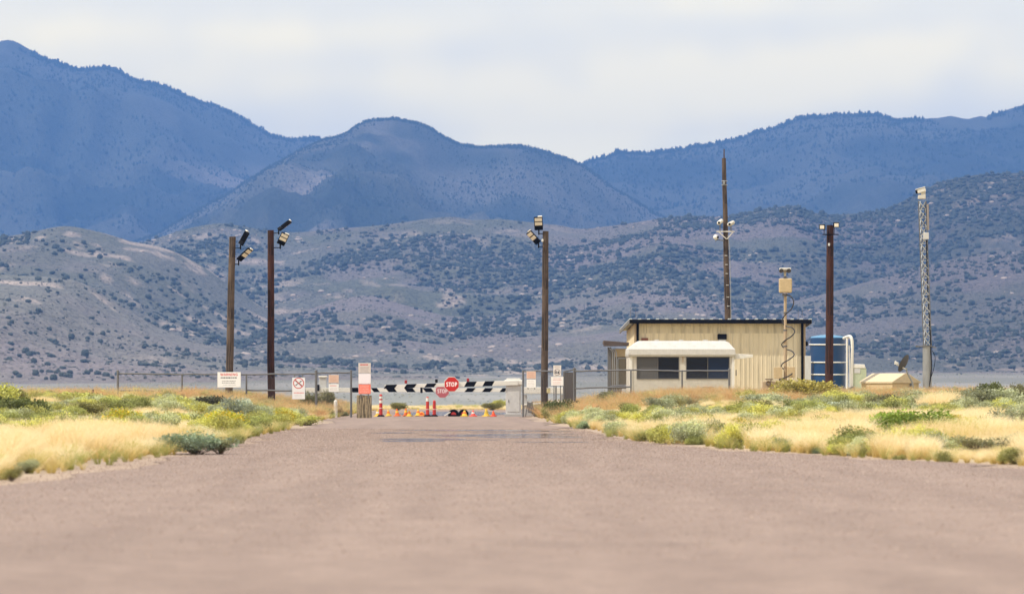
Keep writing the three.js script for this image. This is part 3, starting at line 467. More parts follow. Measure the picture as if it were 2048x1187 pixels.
// ───────────────────────── raised slab, water tank, cabinets
{
  const d = 221, s = d / F, L = (x, y, z = 0) => V((x - CX) * s, P(0, y, d).y, -d + z);
  const sl = thing('raised_slab', 'raised concrete slab with white edge under the blue tank', 'slab', V((1728 - CX) * s, 0, -d));
  const yt = P(0, 784, d).y; part('slab_body', box(134 * s, yt - 0.14, 4, 0, (yt - 0.14) / 2, -1.6, 0.02), concrete, sl); part('edge_beam', box(136 * s, 0.13, 4.1, 0, yt - 0.068, -1.6, 0.02), white, sl);
  const tb = V((1659 - CX) * s, yt, -d - 1.2), t = thing('water_tank', 'blue cylindrical water tank with three white bands behind the dark pole', 'water tank', tb), hh = P(0, 674, d).y - yt, r = 35.5 * s;
  const blue = M([0.006, 0.052, 0.165], 0.45, 0, { map: dirty }), lid = M([0.10, 0.26, 0.42], 0.45);
  part('tank_body', new THREE.LatheGeometry([[0, 0], [r * 0.97, 0], [r, 0.05], [r, hh * 0.3], [r * 0.985, hh * 0.33], [r, hh * 0.36], [r, hh * 0.62], [r * 0.985, hh * 0.65], [r, hh * 0.68], [r, hh - 0.06], [r * 0.96, hh]].map((p) => new THREE.Vector2(...p)), 48), blue, t);
  part('tank_lid', new THREE.LatheGeometry([[r * 0.99, hh - 0.02], [r * 0.9, hh + 0.05], [r * 0.4, hh + 0.13], [0, hh + 0.15]].map((p) => new THREE.Vector2(...p)), 40), lid, t);
  for (const y of [688, 723.5, 748]) part('band', new THREE.TorusGeometry(r + 0.015, 0.035, 8, 48).rotateX(Math.PI / 2 + 0.02).translate(0, P(0, y, d).y - yt, 0), white, t);
  const W = (x, y, z = 0) => L(x, y, z).sub(tb);
  part('overflow_pipe', [tube([W(1690, 676, -0.6), W(1696, 673, -0.3), W(1702, 673.5, 0.1), W(1704, 680, 0.15), W(1704, 730, 0.15), W(1703, 784, 0.15)], 0.082, 10, 40), bar(W(1694, 676, 0.2), W(1694, 784, 0.2), 0.05), bar(W(1698, 690, 0.25), W(1700, 775, 0.25), 0.02)], white, t);
  part('valve', [new THREE.TorusGeometry(0.1, 0.03, 6, 14).translate(...W(1704, 777, 0.3).toArray()), bar(W(1697, 776, 0.3), W(1708, 776, 0.3), 0.03)], darkgalv, t);
  const g = thing('green_cabinet', 'pale green cabinet with white cover right of the blue tank', 'cabinet', V((1718 - CX) * s, yt, -d - 0.3));
  const gh1 = P(0, 736, d).y - yt; part('body', box(30 * s, gh1, 0.9, 0, gh1 / 2, 0, 0.03), M([0.50, 0.56, 0.40], 0.6, 0, { map: dirty }), g); part('cover', [prism([[-0.32, 0], [0.42, 0], [0.36, 0.2], [-0.28, 0.22]], 0.95, 0.02).translate(-0.06, gh1 + 0.002, 0)], white, g); part('label_plate', box(0.34, 0.24, 0.02, -0.1, gh1 - 0.14, 0.46), greywhite, g);
  const lw = whole('pale_panel', box(12 * s, 2.6, 0.1, 0, 1.3, 0), greywhite, 'pale grey upright panel between the building corner and the blue tank', 'panel', V((1618 - CX) * s, 0.5, -d - 0.6));
}
{ // tan container with a pitched lid, seen across its corner
  const d = 214, s = d / F, b = V((1797 - CX) * s, P(0, 794, d).y, -d), t = thing('storage_bin', 'tan storage bin with a pitched lid below the satellite dish', 'storage bin', b, 0.6);
  const w = 1.75, l = 2.5, h = P(0, 766, d).y - b.y, hp = P(0, 746, d).y - b.y;
  part('body', box(w, h, l, 0, h / 2, -l / 2 + 0.6, 0.02), tan, t);
  part('lid', [prism([[-w / 2 - 0.06, 0], [w / 2 + 0.06, 0], [w / 2 + 0.06, 0.08], [w * 0.05, hp - h], [-w * 0.05, hp - h], [-w / 2 - 0.06, 0.08]], l + 0.14, 0.015).translate(0, h + 0.002, -l / 2 + 0.6)], M([0.66, 0.54, 0.36], 0.6, 0, { map: dirty }), t);
  part('latch', box(0.10, 0.2, 0.05, 0.3, h - 0.05, 0.64), darkgalv, t); part('skid', [box(0.14, 1.2, l, -w * 0.36, -0.6, -l / 2 + 0.6), box(0.14, 1.2, l, w * 0.36, -0.6, -l / 2 + 0.6)], tandark, t);
}
{ // satellite dish
  const d = 212, b = onGround(1826, d), L = (x, y, z = 0) => P(x, y, d).sub(b).add(V(0, 0, z)), t = thing('satellite_dish', 'grey satellite dish on a bent pole left of the lattice tower', 'satellite dish', b);
  const dish = new THREE.LatheGeometry([0, 0.15, 0.3, 0.40, 0.48].map((r) => new THREE.Vector2(r, r * r * 0.5)), 28), q = new THREE.Quaternion().setFromUnitVectors(V(0, 1, 0), V(-0.78, 0.45, -0.42).normalize());
  part('reflector', dish.clone().applyQuaternion(q).translate(...L(1811, 728, 0.1).toArray()), M([0.085, 0.08, 0.08], 0.7, 0), t);
  part('mast', tube([L(1813, 735), L(1815, 744), L(1821, 756), L(1826, 768), L(1826, 800)], 0.045), galv, t);
  part('feed_arm', bar(L(1812, 738, 0.05), L(1793, 728, 0.15), 0.035), white, t); part('feed_horn', [box(0.2, 0.12, 0.12, ...L(1793, 726, 0.15).toArray()), bar(L(1790, 722, 0.15), L(1797, 730, 0.15), 0.05)], white, t);
}
{ // lattice tower
  const d = 214, b = onGround(1855, d), L = (x, y, z = 0) => P(x, y, d).sub(b).add(V(0, 0, z)), t = thing('lattice_tower', 'slender galvanised lattice tower with a white camera on top', 'tower', b);
  const lo = L(1854.5, 692), hi = L(1844, 402), ax = hi.clone().sub(lo), r0 = 0.235, r1 = 0.225, leg = (k, u) => { const a = k * 2.0944 + 0.35, r = lerp(r0, r1, u); return lo.clone().addScaledVector(ax, u).add(V(Math.cos(a) * r, 0, Math.sin(a) * r)); };
  for (let k = 0; k < 3; k++) part('leg', bar(leg(k, 0), leg(k, 1), 0.028), darkgalv, t);
  const br = [], n = 17; for (let k = 0; k < 3; k++) for (let i = 0; i < n; i++) br.push(bar(leg(k, i / n), leg((k + 1) % 3, (i + 1) / n), 0.026, 0.026, 5), bar(leg((k + 1) % 3, i / n), leg(k, i / n), 0.012, 0.012, 5));
  part('lattice_bracing', br, steel, t);
  part('base_pole', bar(L(1855.5, 800), L(1854.5, 690), 0.235, 0.22, 18), galv, t); part('base_flange', bar(L(1854.5, 693), L(1854.5, 690), 0.27, 0.27, 18), darkgalv, t);
  part('side_bracket', [bar(L(1831, 692, 0.1), L(1872, 694, 0.1), 0.03), box(0.1, 0.1, 0.1, ...L(1834, 692, 0.1).toArray())], darkgalv, t);
  const c = sub('camera', t), o = L(1843, 381, 0.1); part('camera_body', [box(0.44, 0.22, 0.26, 0, 0, 0, 0.05).rotateZ(0.28).translate(o.x, o.y, o.z), box(0.5, 0.035, 0.30, -0.02, 0.13, 0, 0.01).rotateZ(0.28).translate(o.x, o.y, o.z)], white, c); part('camera_lens', new THREE.CylinderGeometry(0.09, 0.09, 0.1, 14).rotateZ(Math.PI / 2 + 0.28).translate(o.x - 0.24, o.y - 0.07, o.z), black, c); part('mount', [box(0.38, 0.2, 0.3, ...L(1844, 394, 0.05).toArray(), 0.03), box(0.22, 0.24, 0.22, ...L(1847, 386, 0.05).toArray(), 0.03)], offwhite, c);
  part('antenna_strip', [bar(L(1856, 408, 0.1), L(1857, 460, 0.1), 0.05), bar(L(1853, 412, 0.1), L(1856, 412, 0.1), 0.03)], M([0.28, 0.24, 0.22], 0.6), t);
  part('junction_box', box(0.27, 0.34, 0.2, ...L(1852, 472, 0.2).toArray(), 0.02), greywhite, t);
  part('cable', [tube([L(1851, 410, 0.12), L(1848, 440, 0.18), L(1851, 462, 0.2)], 0.014, 5), tube([L(1853, 480, 0.12), L(1855, 560, 0.08), L(1859, 640, 0.08), L(1862, 700, 0.15), L(1863, 740, 0.2), L(1858, 775, 0.2)], 0.028, 6), tube([L(1864, 700, 0.12), L(1870, 712, 0.15), L(1868, 735, 0.15), L(1863, 752, 0.15)], 0.016, 5)], black, t);
}
// ───────────────────────── fences
const wire = M([0.16, 0.16, 0.165], 0.7, 0.2), fencepipe = M([0.185, 0.185, 0.195], 0.55, 0.35, { map: dirty });
function chainLink(a, c, h, y0) {                            // woven wire between two posts
  const len = Math.hypot(c.x - a.x, c.z - a.z), gs = [], st = 0.062, r = 0.0021, ang = Math.atan2(-(c.z - a.z), c.x - a.x);
  for (const sgn of [1, -1]) for (let k = -h; k < len; k += st * 1.414) {
    let u0 = k, v0 = 0, u1 = k + h, v1 = h; if (u0 < 0) { v0 = -u0; u0 = 0; } if (u1 > len) { v1 -= u1 - len; u1 = len; } if (v1 - v0 < 0.02) continue;
    if (sgn < 0) { u0 = len - u0; u1 = len - u1; }
    gs.push(bar(V(u0, v0, 0.004 * sgn), V(u1, v1, 0.004 * sgn), r, r, 3));
  }
  const g = mergeGeometries(gs.map((q) => { q.deleteAttribute('uv'); return q.toNonIndexed(); })); return g.rotateY(ang).translate(a.x, y0, a.z);
}
function fence(label, posts, rails, braces, meshBays, d, group) {
  const b = onGround(posts[0][0], d); const L = (x, y, z = 0) => P(x, y, d).sub(b).add(V(0, 0, z)), t = thing('chain_link_fence', label, 'fence', b, 0, group);
  for (const [x, y, w, m] of posts) { const f = onGround(x, d).sub(b); const p = sub('fence_post', t); part('tube', bar(V(f.x, f.y - 0.2, 0), L(x, y), w / 2, w / 2, 12), m ?? fencepipe, p); part('cap', new THREE.SphereGeometry(w * 0.58, 10, 6).scale(1, 0.7, 1).translate(...L(x, y).toArray()), m ?? fencepipe, p); }
  for (const [x0, y0, x1, y1, w = 0.075] of rails) part('rail', tube(Array.from({ length: 9 }, (_, i) => L(lerp(x0, x1, i / 8), lerp(y0, y1, i / 8) + (i % 8 ? (vn(i * 1.7 + x0, 3) - 0.5) * 1.2 : 0))), w / 2, 8, 32), fencepipe, t);
  for (const [x0, y0, x1, y1] of braces) part('brace', bar(L(x0, y0), L(x1, y1), 0.028), fencepipe, t);
  for (const [i, j] of meshBays) { const a = posts[i], c = posts[j], y0 = Math.max(onGround(a[0], d).y, onGround(c[0], d).y) - b.y + 0.05, yt = Math.min(L(0, a[1]).y, L(0, c[1]).y) - 0.08; part('chain_link', chainLink(V(L(a[0], 0).x, 0, 0), V(L(c[0], 0).x, 0, 0), yt - y0, y0), wire, t); }
  return [t, b, L];
}
fence('chain-link fence left of the gate, running behind the WARNING sign', [[235, 741, 0.11], [363.5, 748, 0.085], [492.5, 748, 0.085], [632, 741, 0.125], [702, 741, 0.10, darkgalv]], [[236, 746.5, 363, 748], [364, 748, 492, 748.5], [493, 748.5, 632, 747], [633, 746, 702, 744], [236, 780.5, 363, 781.5], [493, 780, 600, 781]], [[310, 806, 360, 783]], [[0, 1], [1, 2], [2, 3], [3, 4]], 201, 'chain-link fences');
fence('chain-link fence right of the gate, running in front of the white trailer', [[1148, 736, 0.09, darkgalv], [1262, 740, 0.085], [1364.5, 741, 0.085], [1459, 738, 0.11]], [[1149, 741.5, 1262, 739.5], [1263, 739.5, 1364, 741.5], [1365, 741.5, 1459, 741], [1149, 776, 1262, 773], [1365, 780, 1459, 782]], [], [[0, 1], [1, 2], [2, 3]], 203, 'chain-link fences');
fence('short chain-link fence piece beside the white barrier cabinet, carrying the tan and white notice', [[1046, 741, 0.09, darkgalv], [1112, 742, 0.07]], [[1047, 742, 1112, 741.5]], [], [[0, 1]], 203.5, 'chain-link fences');
{ // slatted gate leaf standing open, seen nearly edge on
  const d = 204, b = onGround(1139, d), h = P(0, 738, d).y - b.y, t = thing('gate_leaf', 'dark grey gate leaf swung open between the brown pole and the trailer fence', 'gate', b, 0.98);
  const w = 1.0; part('frame', [beam(V(-w / 2, 0, 0), V(-w / 2, h - 0.12, 0), 0.07, 0.07), beam(V(w / 2, 0, 0), V(w / 2, h + 0.05, 0), 0.08, 0.08), beam(V(-w / 2, h - 0.12, 0), V(w / 2, h, 0), 0.06, 0.06), beam(V(-w / 2, 0.15, 0), V(w / 2, 0.15, 0), 0.06, 0.06)], darkgalv, t);
  for (let i = 0; i < 9; i++) { const x = -w / 2 + 0.08 + i * (w - 0.16) / 8; part('slat', box(0.1, h - 0.3, 0.02, x, h / 2, 0.004 * (i % 2)), M([0.16, 0.145, 0.14], 0.85), t); }
  part('wheel', [new THREE.TorusGeometry(0.13, 0.06, 8, 18).translate(w / 2 + 0.05, 0.55, 0.12), new THREE.CylinderGeometry(0.1, 0.1, 0.08, 14).rotateX(Math.PI / 2).translate(w / 2 + 0.05, 0.55, 0.12)], black, t);
}
// ───────────────────────── barriers
const stripe = (x, y, w, h, z, skew) => prism([[x - w / 2 - skew / 2, y - h / 2], [x + w / 2 - skew / 2, y - h / 2], [x + w / 2 + skew / 2, y + h / 2], [x - w / 2 + skew / 2, y + h / 2]], z, 0.004);
{
  const d = 207, b = onGround(1027, d), L = (x, y, z = 0) => P(x, y, d).sub(b).add(V(0, 0, z)), t = thing('barrier', 'raised white cabinet barrier on the right whose striped arm carries the bright STOP sign', 'barrier gate', b, 0, 'boom barriers across the gate');
  const top = L(0, 770).y; part('cabinet', box(0.76, top, 0.6, ...[0, top / 2, 0], 0.03), greywhite, t); part('cabinet_lid', [box(0.92, 0.26, 0.76, 0, top + 0.132, 0, 0.06), box(0.7, 0.08, 0.6, 0, top + 0.302, 0, 0.03)], white, t); part('plinth', box(0.9, 0.14, 0.72, 0, 0.07, 0), concrete, t); part('cabinet_door', box(0.6, top - 0.5, 0.02, 0, top / 2, 0.312), greywhite, t); part('handle', box(0.03, 0.14, 0.03, -0.24, top / 2, 0.336), darkgalv, t);
  const a = sub('arm', t), p0 = L(1036, 765, 0.36), p1 = L(770, 773, 0.36), dirn = p1.clone().sub(p0), ang = Math.atan2(-dirn.y, -dirn.x), ln = dirn.length();
  const at = (x) => { const u = (x - 1036) / (770 - 1036); return p0.clone().addScaledVector(dirn, u); };
  part('boom', [beam(p0, at(905), 0.235, 0.1), beam(at(905), p1, 0.175, 0.09)], white, a);
  for (const [x, w] of [[781, 22], [821, 20], [861, 19], [941, 20], [977, 19]]) { const o = at(x), h = x > 905 ? 0.243 : 0.183; part('stripe', stripe(0, 0, w / F * d, h, 0.11, 0.14).rotateZ(ang).translate(o.x, o.y, o.z), blackpaint, a); }
  for (const [x, m] of [[812, 0], [873, 1], [936, 0]]) { const o = at(x); part('warning_light', [box(0.13, 0.17, 0.12, o.x, o.y + 0.21, o.z, 0.03)], m ? black : M([0.30, 0.015, 0.02], 0.35), a); }
  const sg = sub('stop_sign', t), o = L(903.5, 768, 0.48); const oct = (r) => Array.from({ length: 8 }, (_, i) => [Math.cos((i + 0.5) * Math.PI / 4) * r, Math.sin((i + 0.5) * Math.PI / 4) * r]);
  part('rim', prism(oct(0.395), 0.02, 0.003).translate(o.x, o.y, o.z), white, sg); part('face', [(() => { const g = new THREE.ShapeGeometry(new THREE.Shape(oct(0.372).map((q) => new THREE.Vector2(...q)))); const uv = g.attributes.uv; for (let i = 0; i < uv.count; i++) uv.setXY(i, uv.getX(i) / 0.744 + 0.5, uv.getY(i) / 0.744 + 0.5); return g.translate(o.x, o.y, o.z + 0.014); })()], new THREE.MeshStandardMaterial({ map: print(256, 256, (g, w) => stopFace(g, w, '#c4170e', '#ffffff')), roughness: 0.45 }), sg);
}
function stopFace(g, w, bg, fg) { g.fillStyle = bg; g.fillRect(0, 0, w, w); g.fillStyle = fg; g.font = 'bold 92px sans-serif'; g.textAlign = 'center'; g.textBaseline = 'middle'; g.save(); g.translate(w / 2, w / 2); g.scale(0.86, 1.12); g.fillText('STOP', 0, 2); g.restore(); }
{
  const d = 215, b = onGround(645, d), L = (x, y, z = 0) => P(x, y, d).sub(b).add(V(0, 0, z)), t = thing('barrier', 'farther boom barrier pivoting behind the left fence, its striped arm carrying the dull STOP sign', 'barrier gate', b, 0, 'boom barriers across the gate');
  const top = L(0, 755).y; part('cabinet', prism([[-0.2, 0], [0.17, 0], [0.19, top], [-0.15, top]], 0.5, 0.02), greywhite, t); part('cabinet_lid', box(0.44, 0.1, 0.6, 0.02, top + 0.052, 0, 0.03), white, t);
  part('counterweight', box(0.2, 0.32, 0.14, ...L(635.5, 775, 0.36).toArray(), 0.02), black, t);
  const a = sub('arm', t), p0 = L(612, 779.5, 0.33), p1 = L(1014, 779.5, 0.33), at = (x) => p0.clone().lerp(p1, (x - 612) / 402);
  part('boom', [beam(p0, at(730), 0.235, 0.1), beam(at(730), at(890), 0.20, 0.09), beam(at(890), p1, 0.19, 0.08)], white, a);
  for (const [x, w] of [[711, 17], [751, 12], [783, 17], [820, 17], [857, 17], [940, 16], [975, 16], [1007, 10]]) { const o = at(x), h = x < 730 ? 0.243 : x < 890 ? 0.208 : 0.198; part('stripe', stripe(0, 0, w / F * d, h, 0.11, x < 890 ? -0.16 : 0.16).translate(o.x, o.y, o.z), blackpaint, a); }
  part('joint', box(0.12, 0.3, 0.13, ...at(843).toArray(), 0.02), black, a);
  const sg = sub('stop_sign', t), o = L(885, 781.5, 0.44); const oct = (r) => Array.from({ length: 8 }, (_, i) => [Math.cos((i + 0.5) * Math.PI / 4) * r, Math.sin((i + 0.5) * Math.PI / 4) * r]);
  part('rim', prism(oct(0.37), 0.02, 0.003).translate(o.x, o.y, o.z), M([0.62, 0.42, 0.42], 0.6), sg);  // shade and mesh veil mixed into the rim and face colours
  const fg = new THREE.ShapeGeometry(new THREE.Shape(oct(0.352).map((q) => new THREE.Vector2(...q)))); const uv = fg.attributes.uv; for (let i = 0; i < uv.count; i++) uv.setXY(i, uv.getX(i) / 0.704 + 0.5, uv.getY(i) / 0.704 + 0.5); part('face', fg.translate(o.x, o.y, o.z + 0.014), new THREE.MeshStandardMaterial({ map: print(256, 256, (g, w) => stopFace(g, w, '#b05a62', '#eadfe0')), roughness: 0.6 }), sg);
}
{ // white barrier wall behind the right post
  const d = 211, s = d / F, b = onGround(1088, d), yA = P(0, 774, d).y - b.y, t = thing('concrete_barrier', 'white concrete barrier block between the barrier cabinet and the open gate leaf', 'barrier', b);
  part('beam', box(84 * s, 0.32, 0.4, 0, yA - 0.16, 0, 0.03), white, t); part('wall', prism([[-42 * s, 0], [42 * s, 0], [42 * s, yA - 0.75], [-42 * s, yA - 0.92]], 0.5, 0.02), concrete, t); part('coping', beam(V(-42 * s, yA - 0.88, 0), V(42 * s, yA - 0.70, 0), 0.07, 0.56), white, t); part('post', [box(0.2, yA - 0.4, 0.2, -38 * s, (yA - 0.36) / 2, -0.1), box(0.2, yA - 0.4, 0.2, 38 * s, (yA - 0.36) / 2, -0.1)], concrete, t);  // shaded front and lit top edge put into wall and coping colours
  whole('sign_stand', [beam(V(-0.22, 0, 0), V(-0.1, 0.75, 0), 0.05, 0.05), beam(V(0.22, 0, 0), V(0.1, 0.75, 0), 0.05, 0.05), box(0.22, 0.5, 0.04, 0, 0.45, 0)], darkgalv, 'small dark stand in front of the white concrete barrier block', 'stand', onGround(1060, 206));
}
// ───────────────────────── signs
function scribble(g, x, y, w, h, lines, color, rnd, wt = 0.45) { g.fillStyle = color; for (let i = 0; i < lines; i++) { const yy = y + (i + 0.5) * h / lines; let u = x + rnd() * w * 0.10; const end = x + w - rnd() * w * 0.14; while (u < end) { const l = w * (0.03 + 0.09 * rnd()); g.globalAlpha = 0.55 + 0.4 * rnd(); g.fillRect(u, yy - h / lines * wt / 2, Math.min(l, end - u), h / lines * wt); u += l + w * 0.025; } } g.globalAlpha = 1; }
function board(parent, x0, y0, x1, y1, L, z, draw, name = 'notice_board', th = 0.02) {
  const a = L(x0, y0, z), c = L(x1, y1, z), w = c.x - a.x, h = a.y - c.y, g = sub(name, parent);
  part('panel', box(w, h, th, (a.x + c.x) / 2, (a.y + c.y) / 2, z - th / 2 - 0.004, 0.008), greywhite, g);
  const pw = 320, ph = Math.round(320 * h / w);
  part('print', new THREE.PlaneGeometry(w - 0.02, h - 0.02).translate((a.x + c.x) / 2, (a.y + c.y) / 2, z), new THREE.MeshStandardMaterial({ map: print(pw, ph, draw), roughness: 0.6 }), g); return g;
}
{
  const d = 200.8, b = onGround(458, d), L = (x, y, z = 0) => P(x, y, d).sub(b).add(V(0, 0, z)), r = rng(5);
  const t = thing('warning_sign', 'wide white WARNING sign with red heading in front of the leftmost light pole', 'sign', b);
  board(t, 434.5, 743.5, 481.5, 774.5, L, 0.1, (g, w, h) => { g.fillStyle = '#f3f1f0'; g.fillRect(0, 0, w, h); g.fillStyle = '#d0342c'; g.font = 'bold 50px sans-serif'; g.textAlign = 'center'; g.fillText('WARNING', w / 2, h * 0.24); g.fillStyle = '#555'; scribble(g, w * 0.08, h * 0.30, w * 0.84, h * 0.14, 1, '#444', r, 0.7); scribble(g, w * 0.14, h * 0.52, w * 0.72, h * 0.24, 2, '#555', r, 0.42); scribble(g, w * 0.18, h * 0.78, w * 0.64, h * 0.12, 1, '#999', r, 0.3); });
  for (const x of [441, 475]) part('backing_strip', beam(L(x, 774, 0.03), L(x, 744.5, 0.03), 0.05, 0.05), darkgalv, t);
}
{
  const d = 200.8, b = onGround(597, d), L = (x, y, z = 0) => P(x, y, d).sub(b).add(V(0, 0, z)), r = rng(6);
  const t = thing('no_drone_sign', 'white no-drone sign with a red ring on the left fence', 'sign', b);
  board(t, 584, 754.5, 610, 798, L, 0.08, (g, w, h) => { g.fillStyle = '#e9e6ea'; g.fillRect(0, 0, w, h); const cx = w / 2, cy = h * 0.255, R = w * 0.40; g.strokeStyle = '#33373c'; g.lineWidth = 16; g.lineCap = 'round'; for (const [sx, sy] of [[1, 1], [-1, 1], [1, -1], [-1, -1]]) { g.beginPath(); g.moveTo(cx, cy); g.lineTo(cx + sx * R * 0.5, cy + sy * R * 0.32); g.stroke(); g.lineWidth = 11; g.beginPath(); g.moveTo(cx + sx * R * 0.5 - 26, cy + sy * R * 0.40); g.lineTo(cx + sx * R * 0.5 + 26, cy + sy * R * 0.40); g.stroke(); g.lineWidth = 16; } g.fillStyle = '#33373c'; g.fillRect(cx - 26, cy - 16, 52, 34); g.strokeStyle = '#c03a34'; g.lineWidth = 21; g.beginPath(); g.arc(cx, cy, R, 0, 7); g.stroke(); g.beginPath(); g.moveTo(cx - R * 0.7, cy - R * 0.7); g.lineTo(cx + R * 0.7, cy + R * 0.7); g.stroke(); scribble(g, w * 0.08, h * 0.66, w * 0.84, h * 0.1, 1, '#cf5c5c', r, 0.55); scribble(g, w * 0.14, h * 0.80, w * 0.72, h * 0.12, 2, '#aaa', r, 0.3); });
  for (const x of [589, 605]) part('backing_strip', beam(L(x, 797, 0.02), L(x, 748, 0.02), 0.045, 0.045), darkgalv, t);
}
{
  const d = 200.4, b = onGround(667, d), L = (x, y, z = 0) => P(x, y, d).sub(b).add(V(0, 0, z)), r = rng(8);
  const t = thing('notice_sign', 'small tan notice over a white notice on the fence left of the gate', 'sign', b);
  board(t, 657, 749, 677.5, 765.5, L, 0.08, (g, w, h) => { g.fillStyle = '#d9b7a4'; g.fillRect(0, 0, w, h); scribble(g, w * 0.1, h * 0.1, w * 0.8, h * 0.8, 5, '#b98d7a', r, 0.4); });
  board(t, 657, 767, 677.5, 783.5, L, 0.08, (g, w, h) => { g.fillStyle = '#eceae8'; g.fillRect(0, 0, w, h); scribble(g, w * 0.08, h * 0.1, w * 0.84, h * 0.24, 1, '#d0706a', r, 0.6); scribble(g, w * 0.1, h * 0.4, w * 0.8, h * 0.5, 3, '#b59c98', r, 0.35); });
  part('backing_strip', [beam(L(660, 746, 0.03), L(660, 786, 0.03), 0.04, 0.03), beam(L(674, 746, 0.03), L(674, 786, 0.03), 0.04, 0.03)], darkgalv, t);
}
{
  const d = 197, b = onGround(728.5, d), L = (x, y, z = 0) => P(x, y, d).sub(b).add(V(0, 0, z)), r = rng(9);
  const t = thing('notice_post', 'thick wooden post with a tall red and white notice left of the striped arms', 'sign', b);
  const ph = L(0, 789).y; part('timber_post', [box(0.36, ph, 0.5, -0.17, ph / 2 - 0.01, 0, 0.02), box(0.32, ph - 0.02, 0.5, 0.18, ph / 2 - 0.02, 0.01, 0.02)], timber, t);
  board(t, 717, 725.5, 742, 746, L, 0.3, (g, w, h) => { g.fillStyle = '#d2c6c0'; g.fillRect(0, 0, w, h); g.fillStyle = '#c8413a'; scribble(g, w * 0.12, h * 0.06, w * 0.76, h * 0.2, 1, '#c03a34', r, 0.75); scribble(g, w * 0.1, h * 0.34, w * 0.8, h * 0.6, 5, '#8e8580', r, 0.45); });
  board(t, 717, 746.6, 742, 767, L, 0.3, (g, w, h) => { g.fillStyle = '#efe6ea'; g.fillRect(0, 0, w, h); });
  board(t, 717, 767.6, 742, 787.5, L, 0.3, (g, w, h) => { g.fillStyle = '#f07a66'; g.fillRect(0, 0, w, h); scribble(g, w * 0.06, h * 0.08, w * 0.88, h * 0.84, 5, '#f6c3b4', r, 0.42); });
  part('sign_backing', [beam(L(722, 727, 0.26), L(722, 796, 0.26), 0.05, 0.03), beam(L(737, 727, 0.26), L(737, 796, 0.26), 0.05, 0.03)], darkgalv, t);
}
{
  const d = 203, b = onGround(1062, d), L = (x, y, z = 0) => P(x, y, d).sub(b).add(V(0, 0, z)), r = rng(10);
  const t = thing('notice_sign', 'small tan notice over a white notice between the barrier cabinet and the brown pole', 'sign', b);
  board(t, 1053, 742, 1072, 757, L, 0.1, (g, w, h) => { g.fillStyle = '#dcb6a2'; g.fillRect(0, 0, w, h); scribble(g, w * 0.1, h * 0.1, w * 0.8, h * 0.8, 5, '#c39a88', r, 0.4); });
  board(t, 1053, 758, 1072, 775, L, 0.1, (g, w, h) => { g.fillStyle = '#f2efec'; g.fillRect(0, 0, w, h); scribble(g, w * 0.1, h * 0.12, w * 0.8, h * 0.76, 4, '#c5bcb8', r, 0.38); });
  part('backing_strip', [beam(L(1056, 740, 0.05), L(1056, 778, 0.05), 0.04, 0.03), beam(L(1069, 740, 0.05), L(1069, 778, 0.05), 0.04, 0.03)], darkgalv, t);
}
{
  const d = 203, b = onGround(1114, d), L = (x, y, z = 0) => P(x, y, d).sub(b).add(V(0, 0, z)), r = rng(11);
  const t = thing('no_photography_sign', 'white no-photography sign above a larger white notice right of the brown pole', 'sign', b);
  board(t, 1106.5, 730, 1122.5, 752, L, 0.1, (g, w, h) => { g.fillStyle = '#ddd6d2'; g.fillRect(0, 0, w, h); scribble(g, w * 0.12, h * 0.04, w * 0.76, h * 0.22, 2, '#a08880', r, 0.5); const cx = w / 2, cy = h * 0.64, R = w * 0.38; g.fillStyle = '#3a3a3c'; g.fillRect(cx - R * 0.7, cy - R * 0.35, R * 1.4, R * 0.8); g.beginPath(); g.arc(cx, cy, R * 0.3, 0, 7); g.fillStyle = '#ccc'; g.fill(); g.strokeStyle = '#6a5150'; g.lineWidth = 20; g.beginPath(); g.arc(cx, cy, R, 0, 7); g.stroke(); g.beginPath(); g.moveTo(cx - R * 0.7, cy - R * 0.7); g.lineTo(cx + R * 0.7, cy + R * 0.7); g.stroke(); });
  board(t, 1102, 752.8, 1127, 771, L, 0.1, (g, w, h) => { g.fillStyle = '#efebe8'; g.fillRect(0, 0, w, h); scribble(g, w * 0.1, h * 0.1, w * 0.8, h * 0.36, 2, '#cf8d86', r, 0.5); scribble(g, w * 0.1, h * 0.55, w * 0.8, h * 0.4, 3, '#d9a6a0', r, 0.4); });
  for (const x of [1108, 1121]) part('post', beam(V(L(x, 0).x, -0.2, 0.04), L(x, 734, 0.04), 0.045, 0.045), darkgalv, t);
}
// ───────────────────────── markers on the road
function delineator(px, pyt, d, label) {
  const b = onGround(px, d); b.y += 0.01; const h = P(0, pyt, d).y - b.y, t = thing('delineator_post', label, 'delineator', b, 0, 'red delineator posts');
  part('base', new THREE.CylinderGeometry(0.13, 0.2, 0.09, 16).translate(0, 0.045, 0), black, t);
  part('tube', [new THREE.CylinderGeometry(0.072, 0.085, h - 0.16, 16).translate(0, (h - 0.16) / 2 + 0.09, 0), new THREE.SphereGeometry(0.075, 12, 8).translate(0, h - 0.07, 0)], red, t);
  return [t, h];
}
{
  const band = (t, y, k, m = white) => part('reflective_band', new THREE.CylinderGeometry(0.082, 0.083, k, 16, 1, true).translate(0, y, 0), m, t);
  let [t, h] = delineator(761.5, 788, 206, 'red delineator post with white upper bands beside the wooden notice post'); band(t, h - 0.16, 0.12); band(t, h - 0.36, 0.14); band(t, 0.42, 0.03);
  [t, h] = delineator(855, 793, 206, 'taller red delineator post with a white top left of its twin in mid-gate'); band(t, h - 0.14, 0.17); band(t, 0.36, 0.025);
  [t, h] = delineator(868.5, 800, 206.5, 'shorter plain red delineator post in the middle of the gateway'); band(t, 0.36, 0.03);
}
